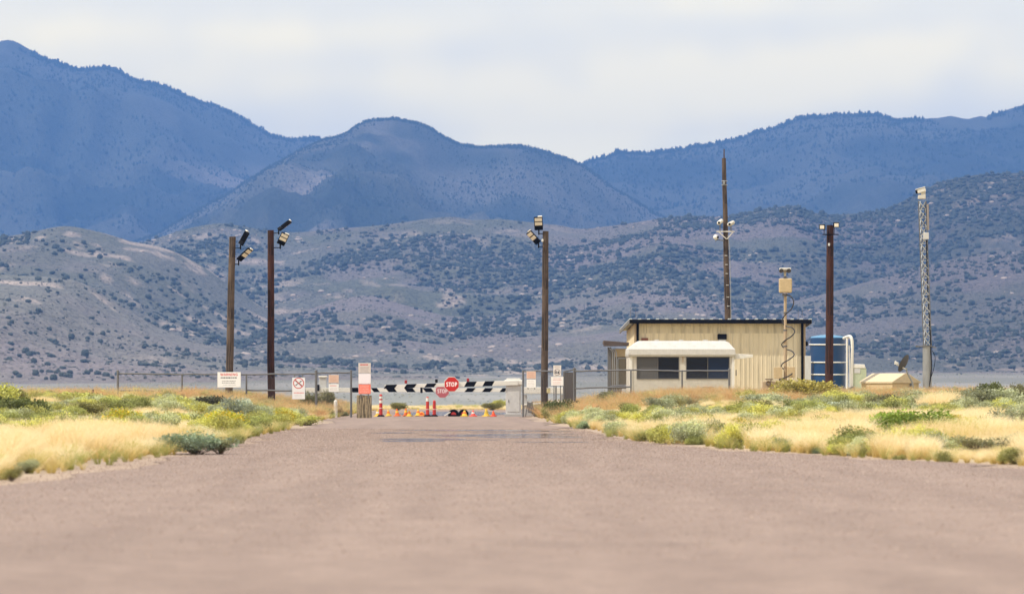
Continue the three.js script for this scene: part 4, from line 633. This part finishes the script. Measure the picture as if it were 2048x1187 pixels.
function cone(px, pyt, d, m, collar, label, w = 0.2) {
  w *= 0.74; pyt -= 2;
  const b = onGround(px, d); b.y += 0.012; const h = P(0, pyt, d).y - b.y, t = thing('traffic_cone', label, 'traffic cone', b, px * 0.13, 'low orange and yellow cones across the road');
  t.rotation.z = 0.10 * Math.sin(px * 7.7); t.rotation.x = 0.06 * Math.cos(px * 3.1);
  part('base', box(w * 2.1, 0.05, w * 2.1, 0, 0.025, 0, 0.02), m, t);
  part('cone_body', new THREE.LatheGeometry([[w * 0.86, 0.05], [w * 0.74, 0.09], [w * 0.26, h - 0.02], [w * 0.18, h], [0, h]].map((p) => new THREE.Vector2(...p)), 20), m, t);
  const y0 = h * 0.48, y1 = h * 0.72, rr = (y) => lerp(w * 0.74, w * 0.26, (y - 0.09) / (h - 0.11)) + 0.006; part('collar', new THREE.CylinderGeometry(rr(y1), rr(y0), y1 - y0, 20, 1, true).translate(0, (y0 + y1) / 2, 0), collar, t);
}
cone(755.5, 821, 207, yellow, white, 'yellow cone at the foot of the left banded delineator post', 0.2);
cone(777, 821, 209, yellow, orange, 'small yellow cone with orange collar, second from the wooden post', 0.17);
cone(794.5, 819, 209, orange, yellow, 'orange cone with yellow collar, third from the wooden post', 0.19);
cone(811.5, 818, 208, orange, yellow, 'orange cone beside a yellow cone, fourth from the wooden post', 0.19);
cone(818.5, 822, 207, yellow, orange, 'yellow cone touching the right side of an orange cone left of mid-gate', 0.18);
cone(836, 820, 209, yellow, orange, 'yellow cone beside the orange disc left of the two red posts', 0.2);
cone(946.5, 822, 207.5, M([0.85, 0.10, 0.07], 0.6), white, 'pinkish red cone right of the black round objects', 0.19);
cone(973, 819, 208, yellow, M([0.55, 0.4, 0.05], 0.6), 'yellow cone left of the rightmost small red cone', 0.22);
cone(987, 823, 207, M([0.85, 0.07, 0.02], 0.6), orange, 'rightmost small red cone, nearest to the white cabinet', 0.16);
cone(929, 822, 206.5, yellow, orange, 'yellow cone in front of the smaller black round object', 0.22);
{
  const disc = (px, py, d, label, r, arc, extra) => { const b = onGround(px, d); b.y += 0.012; const t = thing('round_marker', label, 'road marker', b); const g = P(px, py, d).sub(b); part('outer_ring', new THREE.TorusGeometry(r * 0.72, r * 0.3, 10, 28).scale(1, 1, 0.8).translate(0, g.y, 0), extra.ring, t); part('centre', new THREE.CylinderGeometry(r * 0.5, r * 0.5, 0.1, 24).rotateX(Math.PI / 2).translate(0, g.y, 0.02), extra.centre, t); part('foot', box(r * 1.4, 0.08, 0.4, 0, 0.04, 0), extra.ring, t); return t; };
  const t = disc(907, 829, 207.5, 'larger black round object with red centre and white flap on the road', 0.27, 0, { ring: black, centre: red });
  part('white_flap', box(0.36, 0.05, 0.2, 0, 0, 0, 0.015).rotateZ(0.55).translate(-0.30, 0.12, 0.2), white, t);
  disc(927, 828, 209, 'smaller black round object with dark red centre behind a yellow cone', 0.25, 0, { ring: black, centre: M([0.35, 0.03, 0.02], 0.5) });
  disc(843, 829.5, 209, 'small orange disc left of the two red delineator posts', 0.16, 0, { ring: M([0.85, 0.3, 0.05], 0.6), centre: red });
}

// ───────────────────────── small things by the fences
for (const [x, y, l] of [[133, 788, 'short dark wooden stub post left of the fence, nearer the left edge'], [184.5, 779, 'taller dark wooden stub post just left of the fence corner post']]) { const b = onGround(x, 196); b.y -= 0.2; const h = P(0, y, 196).y - b.y; whole('stub_post', poleGeo(h, 0.075, 0.06, x, 0.02), greywood, l, 'post', b); }
{ const b = onGround(671, 203); const t = thing('marker_post', 'short white rounded marker post behind the left fence near the wooden notice post', 'marker post', b); part('post', bar(V(0, 0, 0), V(0, 0.75, 0), 0.09, 0.09, 14), white, t); part('cap', new THREE.SphereGeometry(0.09, 14, 8).translate(0, 0.75, 0), white, t); }
{ const b = onGround(1868, 214); const t = thing('marker_post', 'small pale capped post right of the lattice tower foot', 'marker post', b), h = P(0, 772, 214).y - b.y; part('post', bar(V(0, 0, 0), V(0, h - 0.1, 0), 0.06, 0.06, 12), offwhite, t); part('cap', new THREE.CylinderGeometry(0.07, 0.09, 0.12, 12).translate(0, h - 0.06, 0), white, t); }
{ const p = P(1097, 781, 204.5); const t = thing('yellow_box', 'small pale yellow box fixed low on the brown pole right of the gate', 'box', p); part('body', box(0.17, 0.22, 0.14, 0, 0, 0.14, 0.02), M([0.70, 0.60, 0.32], 0.6), t); part('cover', box(0.19, 0.05, 0.16, 0, 0.136, 0.14, 0.01), offwhite, t); }

// ───────────────────────── vegetation
const leafMat = (c, tr = 0.25) => new THREE.MeshPhysicalMaterial({ color: new THREE.Color().setRGB(...c), roughness: 0.9, transmission: tr, thickness: 0, vertexColors: true, side: THREE.DoubleSide });
function geoFrom(pos, col) { const g = new THREE.BufferGeometry(); g.setAttribute('position', new THREE.Float32BufferAttribute(pos, 3)); g.setAttribute('color', new THREE.Float32BufferAttribute(col, 3)); g.computeVertexNormals(); return g; }
function tri(pos, col, a, b, c, k) { pos.push(...a, ...b, ...c); for (let i = 0; i < 3; i++) col.push(...(Array.isArray(k[0]) ? k[i] : k)); }
// bunch grass: thin curved blades with an airy seed head, leaning with the wind
function tuft(seed, n = 110, wild = 1) {
  const r = rng(seed), pos = [], col = [];
  for (let i = 0; i < n; i++) {
    const a = r() * 6.283, out = Math.pow(r(), 0.7) * 0.62 * wild, len = 0.55 + 0.5 * r(), bx = Math.cos(a) * 0.13 * r(), bz = Math.sin(a) * 0.13 * r(), w = 0.0045 + 0.004 * r();
    const dx = Math.cos(a) * out + 0.16 * wild, dz = Math.sin(a) * out, wa = r() * 3.14, wx = Math.cos(wa) * w, wz = Math.sin(wa) * w;
    const pt = (u) => [bx + dx * len * (0.35 * u + 0.65 * u * u), len * (u - 0.16 * u * u * (1 + out)), bz + dz * len * (0.35 * u + 0.65 * u * u)];
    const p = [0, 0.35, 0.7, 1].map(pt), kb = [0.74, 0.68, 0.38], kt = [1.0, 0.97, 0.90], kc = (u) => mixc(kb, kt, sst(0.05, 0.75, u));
    for (let s = 0; s < 3; s++) { const A = p[s], B = p[s + 1], wa0 = 1 - 0.25 * s, wa1 = s === 2 ? 0.15 : 1 - 0.25 * (s + 1), c0 = kc(s / 3), c1 = kc((s + 1) / 3); const a1 = [A[0] - wx * wa0, A[1], A[2] - wz * wa0], a2 = [A[0] + wx * wa0, A[1], A[2] + wz * wa0], b1 = [B[0] - wx * wa1, B[1], B[2] - wz * wa1], b2 = [B[0] + wx * wa1, B[1], B[2] + wz * wa1]; tri(pos, col, a1, a2, b1, [c0, c0, c1]); tri(pos, col, a2, b2, b1, [c0, c1, c1]); }
    for (let k = 0; k < 5; k++) { const q = pt(0.55 + 0.45 * r()), l = 0.05 + 0.10 * r(), e = [q[0] + (r() - 0.35) * l * 2, q[1] + r() * l, q[2] + (r() - 0.5) * l * 2], h = 0.006; tri(pos, col, q, [q[0] + h, q[1] + h * 0.4, q[2] - h], e, kt); }
  }
  return geoFrom(pos, col);
}
// a leafy shrub in a box one metre wide and one metre high
function bush(seed, { leaves = 2600, size = 0.05, lobes = 9, upright = 0.3, twig = 26, flower = 0, loose = 0.5 }) {
  const r = rng(seed), pos = [], col = [], fp = [], fc = [], L = [];
  for (let i = 0; i < lobes; i++) { const a = i * 2.4 + r(), d = i ? 0.15 + 0.25 * r() : 0.05; L.push([Math.cos(a) * d, 0.30 + 0.38 * r() * (1 - d * 0.7), Math.sin(a) * d, 0.17 + 0.14 * r(), 0.6 + 0.7 * r()]); }
  for (let i = 0; i < leaves; i++) {
    const l = L[Math.floor(r() * lobes)], th = r() * 6.283, cz = r() * 2 - 1, sr = Math.sqrt(1 - cz * cz), rad = l[3] * Math.pow(r(), loose) * (1 + 0.25 * (r() - 0.3));
    const n = V(Math.cos(th) * sr, cz * 0.9 + 0.15, Math.sin(th) * sr), c = V(l[0] + n.x * rad, Math.max(0.02, l[1] + n.y * rad * 1.15), l[2] + n.z * rad);
    const u = V(n.x + (r() - 0.5) * 1.4, n.y + upright + (r() - 0.5), n.z + (r() - 0.5) * 1.4).normalize(), v = V(r() - 0.5, r() - 0.5, r() - 0.5).cross(u).normalize(), s = size * (0.6 + 0.8 * r()), w = s * 0.34;
    const k = l[4] * (0.75 + 0.5 * r()), kc = [k, k, k * (0.85 + 0.3 * r())], isF = flower && n.y > 0.25 && r() < flower;
    const A = c.clone().addScaledVector(u, -s / 2), B = c.clone().addScaledVector(u, s / 2), C = c.clone().addScaledVector(v, w), D = c.clone().addScaledVector(v, -w);
    const P_ = isF ? fp : pos, C_ = isF ? fc : col; tri(P_, C_, A.toArray(), C.toArray(), B.toArray(), kc); tri(P_, C_, A.toArray(), B.toArray(), D.toArray(), kc);
  }
  const st = []; for (let i = 0; i < twig; i++) { const l = L[i % lobes], e = V(l[0] + (r() - 0.5) * 0.2, l[1] + 0.12 * r(), l[2] + (r() - 0.5) * 0.2), b = V((r() - 0.5) * 0.10, -0.08, (r() - 0.5) * 0.10); st.push(bar(b, b.clone().lerp(e, 0.5).add(V((r() - 0.5) * 0.06, 0.02, 0)), 0.012, 0.008, 5), bar(b.clone().lerp(e, 0.5).add(V(0, 0.02, 0)), e, 0.008, 0.003, 5)); }
  return { leaf: geoFrom(pos, col), flower: fp.length ? geoFrom(fp, fc) : null, stem: mergeGeometries(st.map((q) => q.toNonIndexed())) };
}
const stemMat = M([0.16, 0.115, 0.08], 1), flowerMat = leafMat([0.74, 0.50, 0.03], 0.3);
const forms = { sage: [0, 1, 2].map((i) => bush(100 + i, { leaves: 5000, size: 0.05, upright: 0.9, loose: 0.6 })), round: [0, 1, 2].map((i) => bush(200 + i, { leaves: 5600, size: 0.058, upright: 0.5, lobes: 13 })), bright: [0, 1, 2].map((i) => bush(300 + i, { leaves: 3400, size: 0.05, upright: 0.7, flower: 0.3, lobes: 11 })), open: [0, 1, 2].map((i) => bush(400 + i, { leaves: 1700, size: 0.06, upright: 1.3, lobes: 7, twig: 60, loose: 0.8 })) };
const tones = { darkgreen: leafMat([0.13, 0.15, 0.035]), olive: leafMat([0.30, 0.28, 0.09]), yellowgreen: leafMat([0.48, 0.48, 0.12]), brightgreen: leafMat([0.27, 0.36, 0.045]), acid: leafMat([0.46, 0.45, 0.035]), sage: leafMat([0.42, 0.44, 0.26]), bluesage: leafMat([0.45, 0.50, 0.37]), teal: leafMat([0.27, 0.34, 0.21]), greyolive: leafMat([0.27, 0.26, 0.125]), darkolive: leafMat([0.10, 0.095, 0.05]), brown: leafMat([0.42, 0.28, 0.14]), khaki: leafMat([0.42, 0.36, 0.09]), flowery: leafMat([0.46, 0.42, 0.05]) };
let shrubN = 0; const shrubSpots = [];
function shrub(label, px, top, d, wpx, form, tone, group) {
  const b = onGround(px, d); shrubSpots.push([b.x, d, wpx / F * d * 0.62]); const h = P(0, top, d).y - b.y + 0.05, w = wpx / F * d / 0.80, f = forms[form][shrubN++ % 3];
  const t = thing('shrub', label, 'shrub', b, shrubN * 1.7, group);
  const put = (name, g, m) => { const q = part(name, g, m, t); q.scale.set(w, Math.max(0.2, h) / 0.92, w); };
  put('foliage', f.leaf, tones[tone]); if (f.flower && (tone === 'acid' || tone === 'flowery' || tone === 'yellowgreen')) put('flowers', f.flower, flowerMat); else if (f.flower) put('foliage', f.flower, tones[tone]);
  put('stems', f.stem, stemMat);
}
// left of the road
shrub('dark green bushy shrub near the left edge of the view, tallest in the left grass', 44, 792, 132, 78, 'round', 'darkgreen');
shrub('olive yellow-green shrub cut by the left edge of the view, behind the dark green shrub', 4, 766, 165, 78, 'open', 'yellowgreen');
shrub('second olive shrub just behind the dark green shrub at the left edge', 22, 778, 172, 60, 'round', 'olive');
shrub('low yellow-green shrub left of the fence corner post, highest of its patch', 158, 783, 178, 84, 'round', 'yellowgreen');
shrub('grey sage shrub between the dark green shrub and the yellow-green one', 112, 802, 150, 42, 'sage', 'sage');
shrub('olive green shrub in pale grass below the fence corner post', 172, 806, 142, 66, 'round', 'olive');
shrub('yellow-green flat shrub in the cream grass left of the fence, with ochre flowers', 250, 815, 128, 70, 'bright', 'acid');
shrub('narrow yellow-green shrub drooping in cream grass right of the ochre-flowered one', 322, 822, 134, 48, 'bright', 'yellowgreen');
shrub('low pale green shrub under the first fence bay', 345, 812, 160, 74, 'sage', 'yellowgreen');
shrub('dark grey-olive round shrub at the foot of the WARNING sign', 419, 791, 166, 54, 'round', 'darkolive');
shrub('pale grey-green sagebrush right of the dark round shrub', 482, 793, 152, 64, 'sage', 'bluesage');
shrub('bright green and yellow rabbitbrush in front of the pale sagebrush', 449, 820, 126, 66, 'bright', 'acid');
shrub('golden yellow-green rabbitbrush below the no-drone sign', 556, 818, 150, 56, 'bright', 'flowery');
shrub('pale green soft shrub between the sagebrush and the golden rabbitbrush', 521, 808, 146, 50, 'sage', 'sage');
shrub('teal grey-green low sagebrush at the road edge in the left grass', 392, 866, 92, 110, 'sage', 'teal');
shrub('brownish twiggy shrub touching the right end of the teal road-edge sagebrush', 440, 880, 92, 44, 'open', 'greyolive');
shrub('olive shrub behind the no-drone sign', 618, 780, 209, 36, 'round', 'greyolive');
shrub('narrow olive shrub behind the fence under the left notice sign', 657, 782, 214, 26, 'round', 'greyolive');
shrub('small brown-olive shrub behind the middle fence bay', 384, 797, 212, 28, 'round', 'greyolive');
shrub('tiny dark green clump standing on the gravel edge, lowest left', 22, 940, 66, 32, 'sage', 'olive');
shrub('small grey-green clump by the road edge near the left corner', 54, 922, 72, 38, 'sage', 'sage');
shrub('small dark green clump at the tip of the left grass beside the road', 432, 884, 104, 26, 'round', 'olive');
shrub('yellow-green low shrub near the left grass end by the no-drone sign foot', 616, 832, 160, 62, 'open', 'yellowgreen');
// beyond the gate
shrub('small olive shrub far behind the gateway, left side', 795, 806, 262, 30, 'round', 'olive');
shrub('small olive shrub far behind the gateway beside the white cabinet', 984, 805, 262, 30, 'round', 'olive');
// right of the road
shrub('dark green rounded shrub right of the brown pole foot', 1118, 797, 186, 46, 'round', 'darkgreen');
shrub('dark low shrub at the foot of the brown pole', 1099, 812, 186, 32, 'round', 'olive');
shrub('olive-brown shrub in front of the porch shed', 1214, 780, 200, 32, 'round', 'greyolive');
shrub('grey-green shrub under the middle trailer fence post', 1324, 795, 176, 52, 'sage', 'sage');
shrub('pale sage shrub right of the middle trailer fence post', 1360, 789, 180, 56, 'sage', 'sage');
shrub('medium green shrub below the right end of the trailer', 1478, 802, 152, 60, 'sage', 'yellowgreen');
shrub('olive-grey shrub right of the medium green one in pale grass', 1517, 798, 156, 46, 'round', 'olive');
shrub('pale green shrub in front of the camera mast foot', 1532, 787, 176, 80, 'sage', 'sage');
shrub('big golden olive shrub between the camera mast and the dark pole', 1613, 756, 190, 96, 'round', 'khaki');
shrub('blue-grey sagebrush lower left in the right grass, paler and lower than its neighbour', 1612, 814, 150, 54, 'sage', 'bluesage');
shrub('blue-grey sagebrush right of a similar one, below the dark pole', 1668, 803, 153, 66, 'sage', 'bluesage');
shrub('low olive shrub in front of the white slab edge', 1708, 787, 176, 74, 'round', 'olive');
shrub('grey-olive upright shrub below the storage bin', 1759, 787, 158, 58, 'sage', 'greyolive');
shrub('pale sage shrub below the satellite dish', 1805, 778, 180, 60, 'sage', 'sage');
shrub('large vivid green spreading shrub in the right grass', 1822, 818, 116, 118, 'round', 'brightgreen');
shrub('vivid green small shrub at the lower left of the large vivid green one', 1778, 846, 106, 44, 'round', 'brightgreen');
shrub('grey-green shrub right of the lattice tower on the skyline', 1932, 778, 165, 82, 'sage', 'greyolive');
shrub('dark green pointed shrub, highest on the right skyline', 1980, 763, 172, 46, 'round', 'darkgreen');
shrub('wide grey-green sage shrub near the right edge below the dark pointed one', 1998, 774, 158, 104, 'sage', 'sage');
shrub('olive shrub cut by the right edge of the view, behind the wide sage', 2042, 770, 166, 50, 'round', 'greyolive');
shrub('tall pale green weedy shrub near the right edge in front', 2022, 806, 122, 70, 'open', 'sage');
shrub('yellow-flowered low shrub behind the vivid green shrub', 1894, 826, 124, 62, 'bright', 'flowery');
shrub('small mound of yellow flowers below the trailer corner', 1473, 834, 130, 42, 'bright', 'flowery');
shrub('small dark green tuft in pale grass below the blue-grey sagebrushes', 1586, 836, 128, 30, 'round', 'brightgreen');
shrub('olive green sparse shrub in the middle of the right grass', 1668, 846, 112, 56, 'open', 'olive');
shrub('teal sage clump at the road edge on the right', 1902, 888, 92, 56, 'sage', 'teal');
shrub('wide grey-brown twiggy shrub at the road edge near the right corner', 1968, 872, 88, 104, 'open', 'greyolive');
shrub('small green clump on the right grass edge below the medium green shrub', 1546, 880, 104, 36, 'sage', 'olive');
shrub('small green clump right of a similar one on the right grass edge', 1706, 884, 98, 44, 'open', 'olive');
shrub('dark low clump at the left tip of the right grass', 1297, 862, 122, 26, 'round', 'darkgreen');
// grass in bulk
{
  const rnd = rng(404), tufts = [1, 2, 3, 4, 5, 6].map((k) => tuft(k * 13)), weeds = [0, 1, 2].map((i) => tuft(70 + i, 70, 1.5));
  const gm = leafMat([1, 1, 1], 0.5), lists = tufts.map(() => []), wl = weeds.map(() => []), scrub = [[], [], []], mats = V(0, 0, 0);
  const blocked = (x, d) => (d > 196 && d < 262 && x > -8.4 && x < 1.2) || (d > 209.5 && x > 5 && x < 20.5 && d < 236);
  for (let k = 0; k < 82000; k++) {
    const d = Math.sqrt(lerp(46 * 46, 305 * 305, rnd())), x = (rnd() * 2 - 1) * (d * 0.132 + 2.5), l = edgeL(d) - x, r = x - edgeR(d), side = d > 268 ? 5 : Math.max(l, r);
    const pick = rnd(), pick2 = rnd(), pick3 = rnd(), sz = rnd(), ang = rnd();
    if (side < 0.35 || blocked(x, d)) continue;
    const n = fbm(x * 0.16 + 20, d * 0.10 + 30, 4), n2 = fbm(x * 0.5 + 3, d * 0.2, 3), q = turnY((ang - 0.5) * 1.4), p = V(x, gh(x, -d) - 0.02, -d), hot = n2;
    const brown = sst(172, 194, d) * (1 - sst(225, 245, d)) * (l > 0 ? (x > -15 ? 1 : 0.3) : (x < 16 ? 1 : 0.55)), mound = fbm(x * 0.42 + 8, d * 0.17 + 60, 3), green = fbm(x * 0.22 + 70, d * 0.11 + 5, 3) + lerp(-0.07, 0.088, sst(104, 150, d)) - 0.3 * sst(235, 250, d);
    if (side < 1.0 + 4.0 * (fbm(x * 0.5 + 31, d * 0.10, 3) - 0.42)) { if (pick < (d > 150 ? 0.25 : 0.5) * sst(0.36, 0.6, n2)) { const s = 0.22 + 0.34 * sz; wl[k % 3].push({ p, q: turnY(ang * 6), s: V(s, s, s), c: pick2 < 0.5 ? [0.42, 0.44, 0.12] : [0.78, 0.66, 0.30] }); if (pick3 < 0.018) scrub[k % 3].push({ p: V(x + 0.2, p.y - 0.03, -d), q: turnY(ang * 6), s: V(s * 1.2, s * 0.8, s * 1.2), c: pick2 < 0.5 ? [0.34, 0.42, 0.25] : [0.42, 0.42, 0.14] }); } if (side < 0.8) continue; }
    if (pick < brown * 0.85) { const s = 0.36 + 0.60 * sz * sz + 0.5 * (mound - 0.4); wl[k % 3].push({ p, q: turnY(ang * 6), s: V(s * 1.1, s, s * 1.1), c: pick2 < 0.55 ? [0.66, 0.40, 0.18] : pick2 < 0.8 ? [0.70, 0.56, 0.25] : [0.40, 0.37, 0.14] }); if (pick3 < 0.07) { const g = 0.35 + 0.45 * sz; scrub[k % 3].push({ p: V(x + 0.15, p.y - 0.03, -d), q: turnY(ang * 6), s: V(g, g * 0.9, g), c: pick2 < 0.35 ? [0.50, 0.36, 0.17] : pick2 < 0.7 ? [0.42, 0.40, 0.16] : [0.30, 0.31, 0.14] }); } continue; }
    if (green > 0.58) { if (pick2 < 0.13) { const s = 0.42 + 0.66 * sz; scrub[k % 3].push({ p: V(x, p.y - 0.03, -d), q: turnY(ang * 6), s: V(s, s * 0.75, s), c: pick3 < 0.4 ? [0.56, 0.58, 0.33] : pick3 < 0.78 ? [0.62, 0.60, 0.16] : [0.38, 0.40, 0.12] }); } if (pick < 0.5) continue; }
    if (mound < 0.40 && pick3 < 0.75) { if (pick2 < 0.10) { const s = 0.2 + 0.3 * sz; wl[k % 3].push({ p, q: turnY(ang * 6), s: V(s, s, s), c: [0.48, 0.50, 0.15] }); } continue; }
    const near = shrubSpots.some((q) => d < q[1] + 1 && d > q[1] - 11 && Math.abs(x * q[1] / d - q[0]) < q[2]), s = (0.36 + 0.18 * sz + 0.9 * (mound - 0.42)) * (near ? 0.5 : 1) * lerp(1, 0.66, sst(112, 148, d)) * (d > 262 ? 0.55 : 1), t = sst(0.3, 0.7, n2);
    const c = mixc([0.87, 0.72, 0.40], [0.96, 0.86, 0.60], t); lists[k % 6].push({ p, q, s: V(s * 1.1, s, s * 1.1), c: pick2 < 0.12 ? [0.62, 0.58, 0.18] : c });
  }
  for (const [x0, x1, d0, d1, n] of [[1842, 1905, 152, 166, 46], [1340, 1440, 108, 120, 26], [1560, 1720, 100, 112, 36], [100, 320, 84, 104, 90], [0, 60, 70, 86, 40]]) for (let k = 0; k < n; k++) { const d = lerp(d0, d1, rnd()), p = onGround(lerp(x0, x1, rnd()), d); if (Math.max(edgeL(d) - p.x, p.x - edgeR(d)) < 1.4) continue; const s = 0.66 + 0.34 * rnd(); p.y -= 0.02; lists[k % 6].push({ p, q: turnY((rnd() - 0.5) * 1.4), s: V(s * 1.05, s, s * 1.05), c: mixc([0.88, 0.73, 0.42], [0.96, 0.86, 0.60], rnd()) }); }
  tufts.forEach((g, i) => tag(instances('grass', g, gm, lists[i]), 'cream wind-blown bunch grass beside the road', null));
  weeds.forEach((g, i) => tag(instances('weeds', g, gm, wl[i]), 'dry orange-brown and green weeds along the fence and road edge', null));
  const sm = leafMat([1, 1, 1], 0.2); forms.sage.forEach((f, i) => tag(instances('undergrowth', f.leaf, sm, scrub[i]), 'small sage and weed clumps among the grass', null));
  void mats;
}
renderer.render(scene, camera);
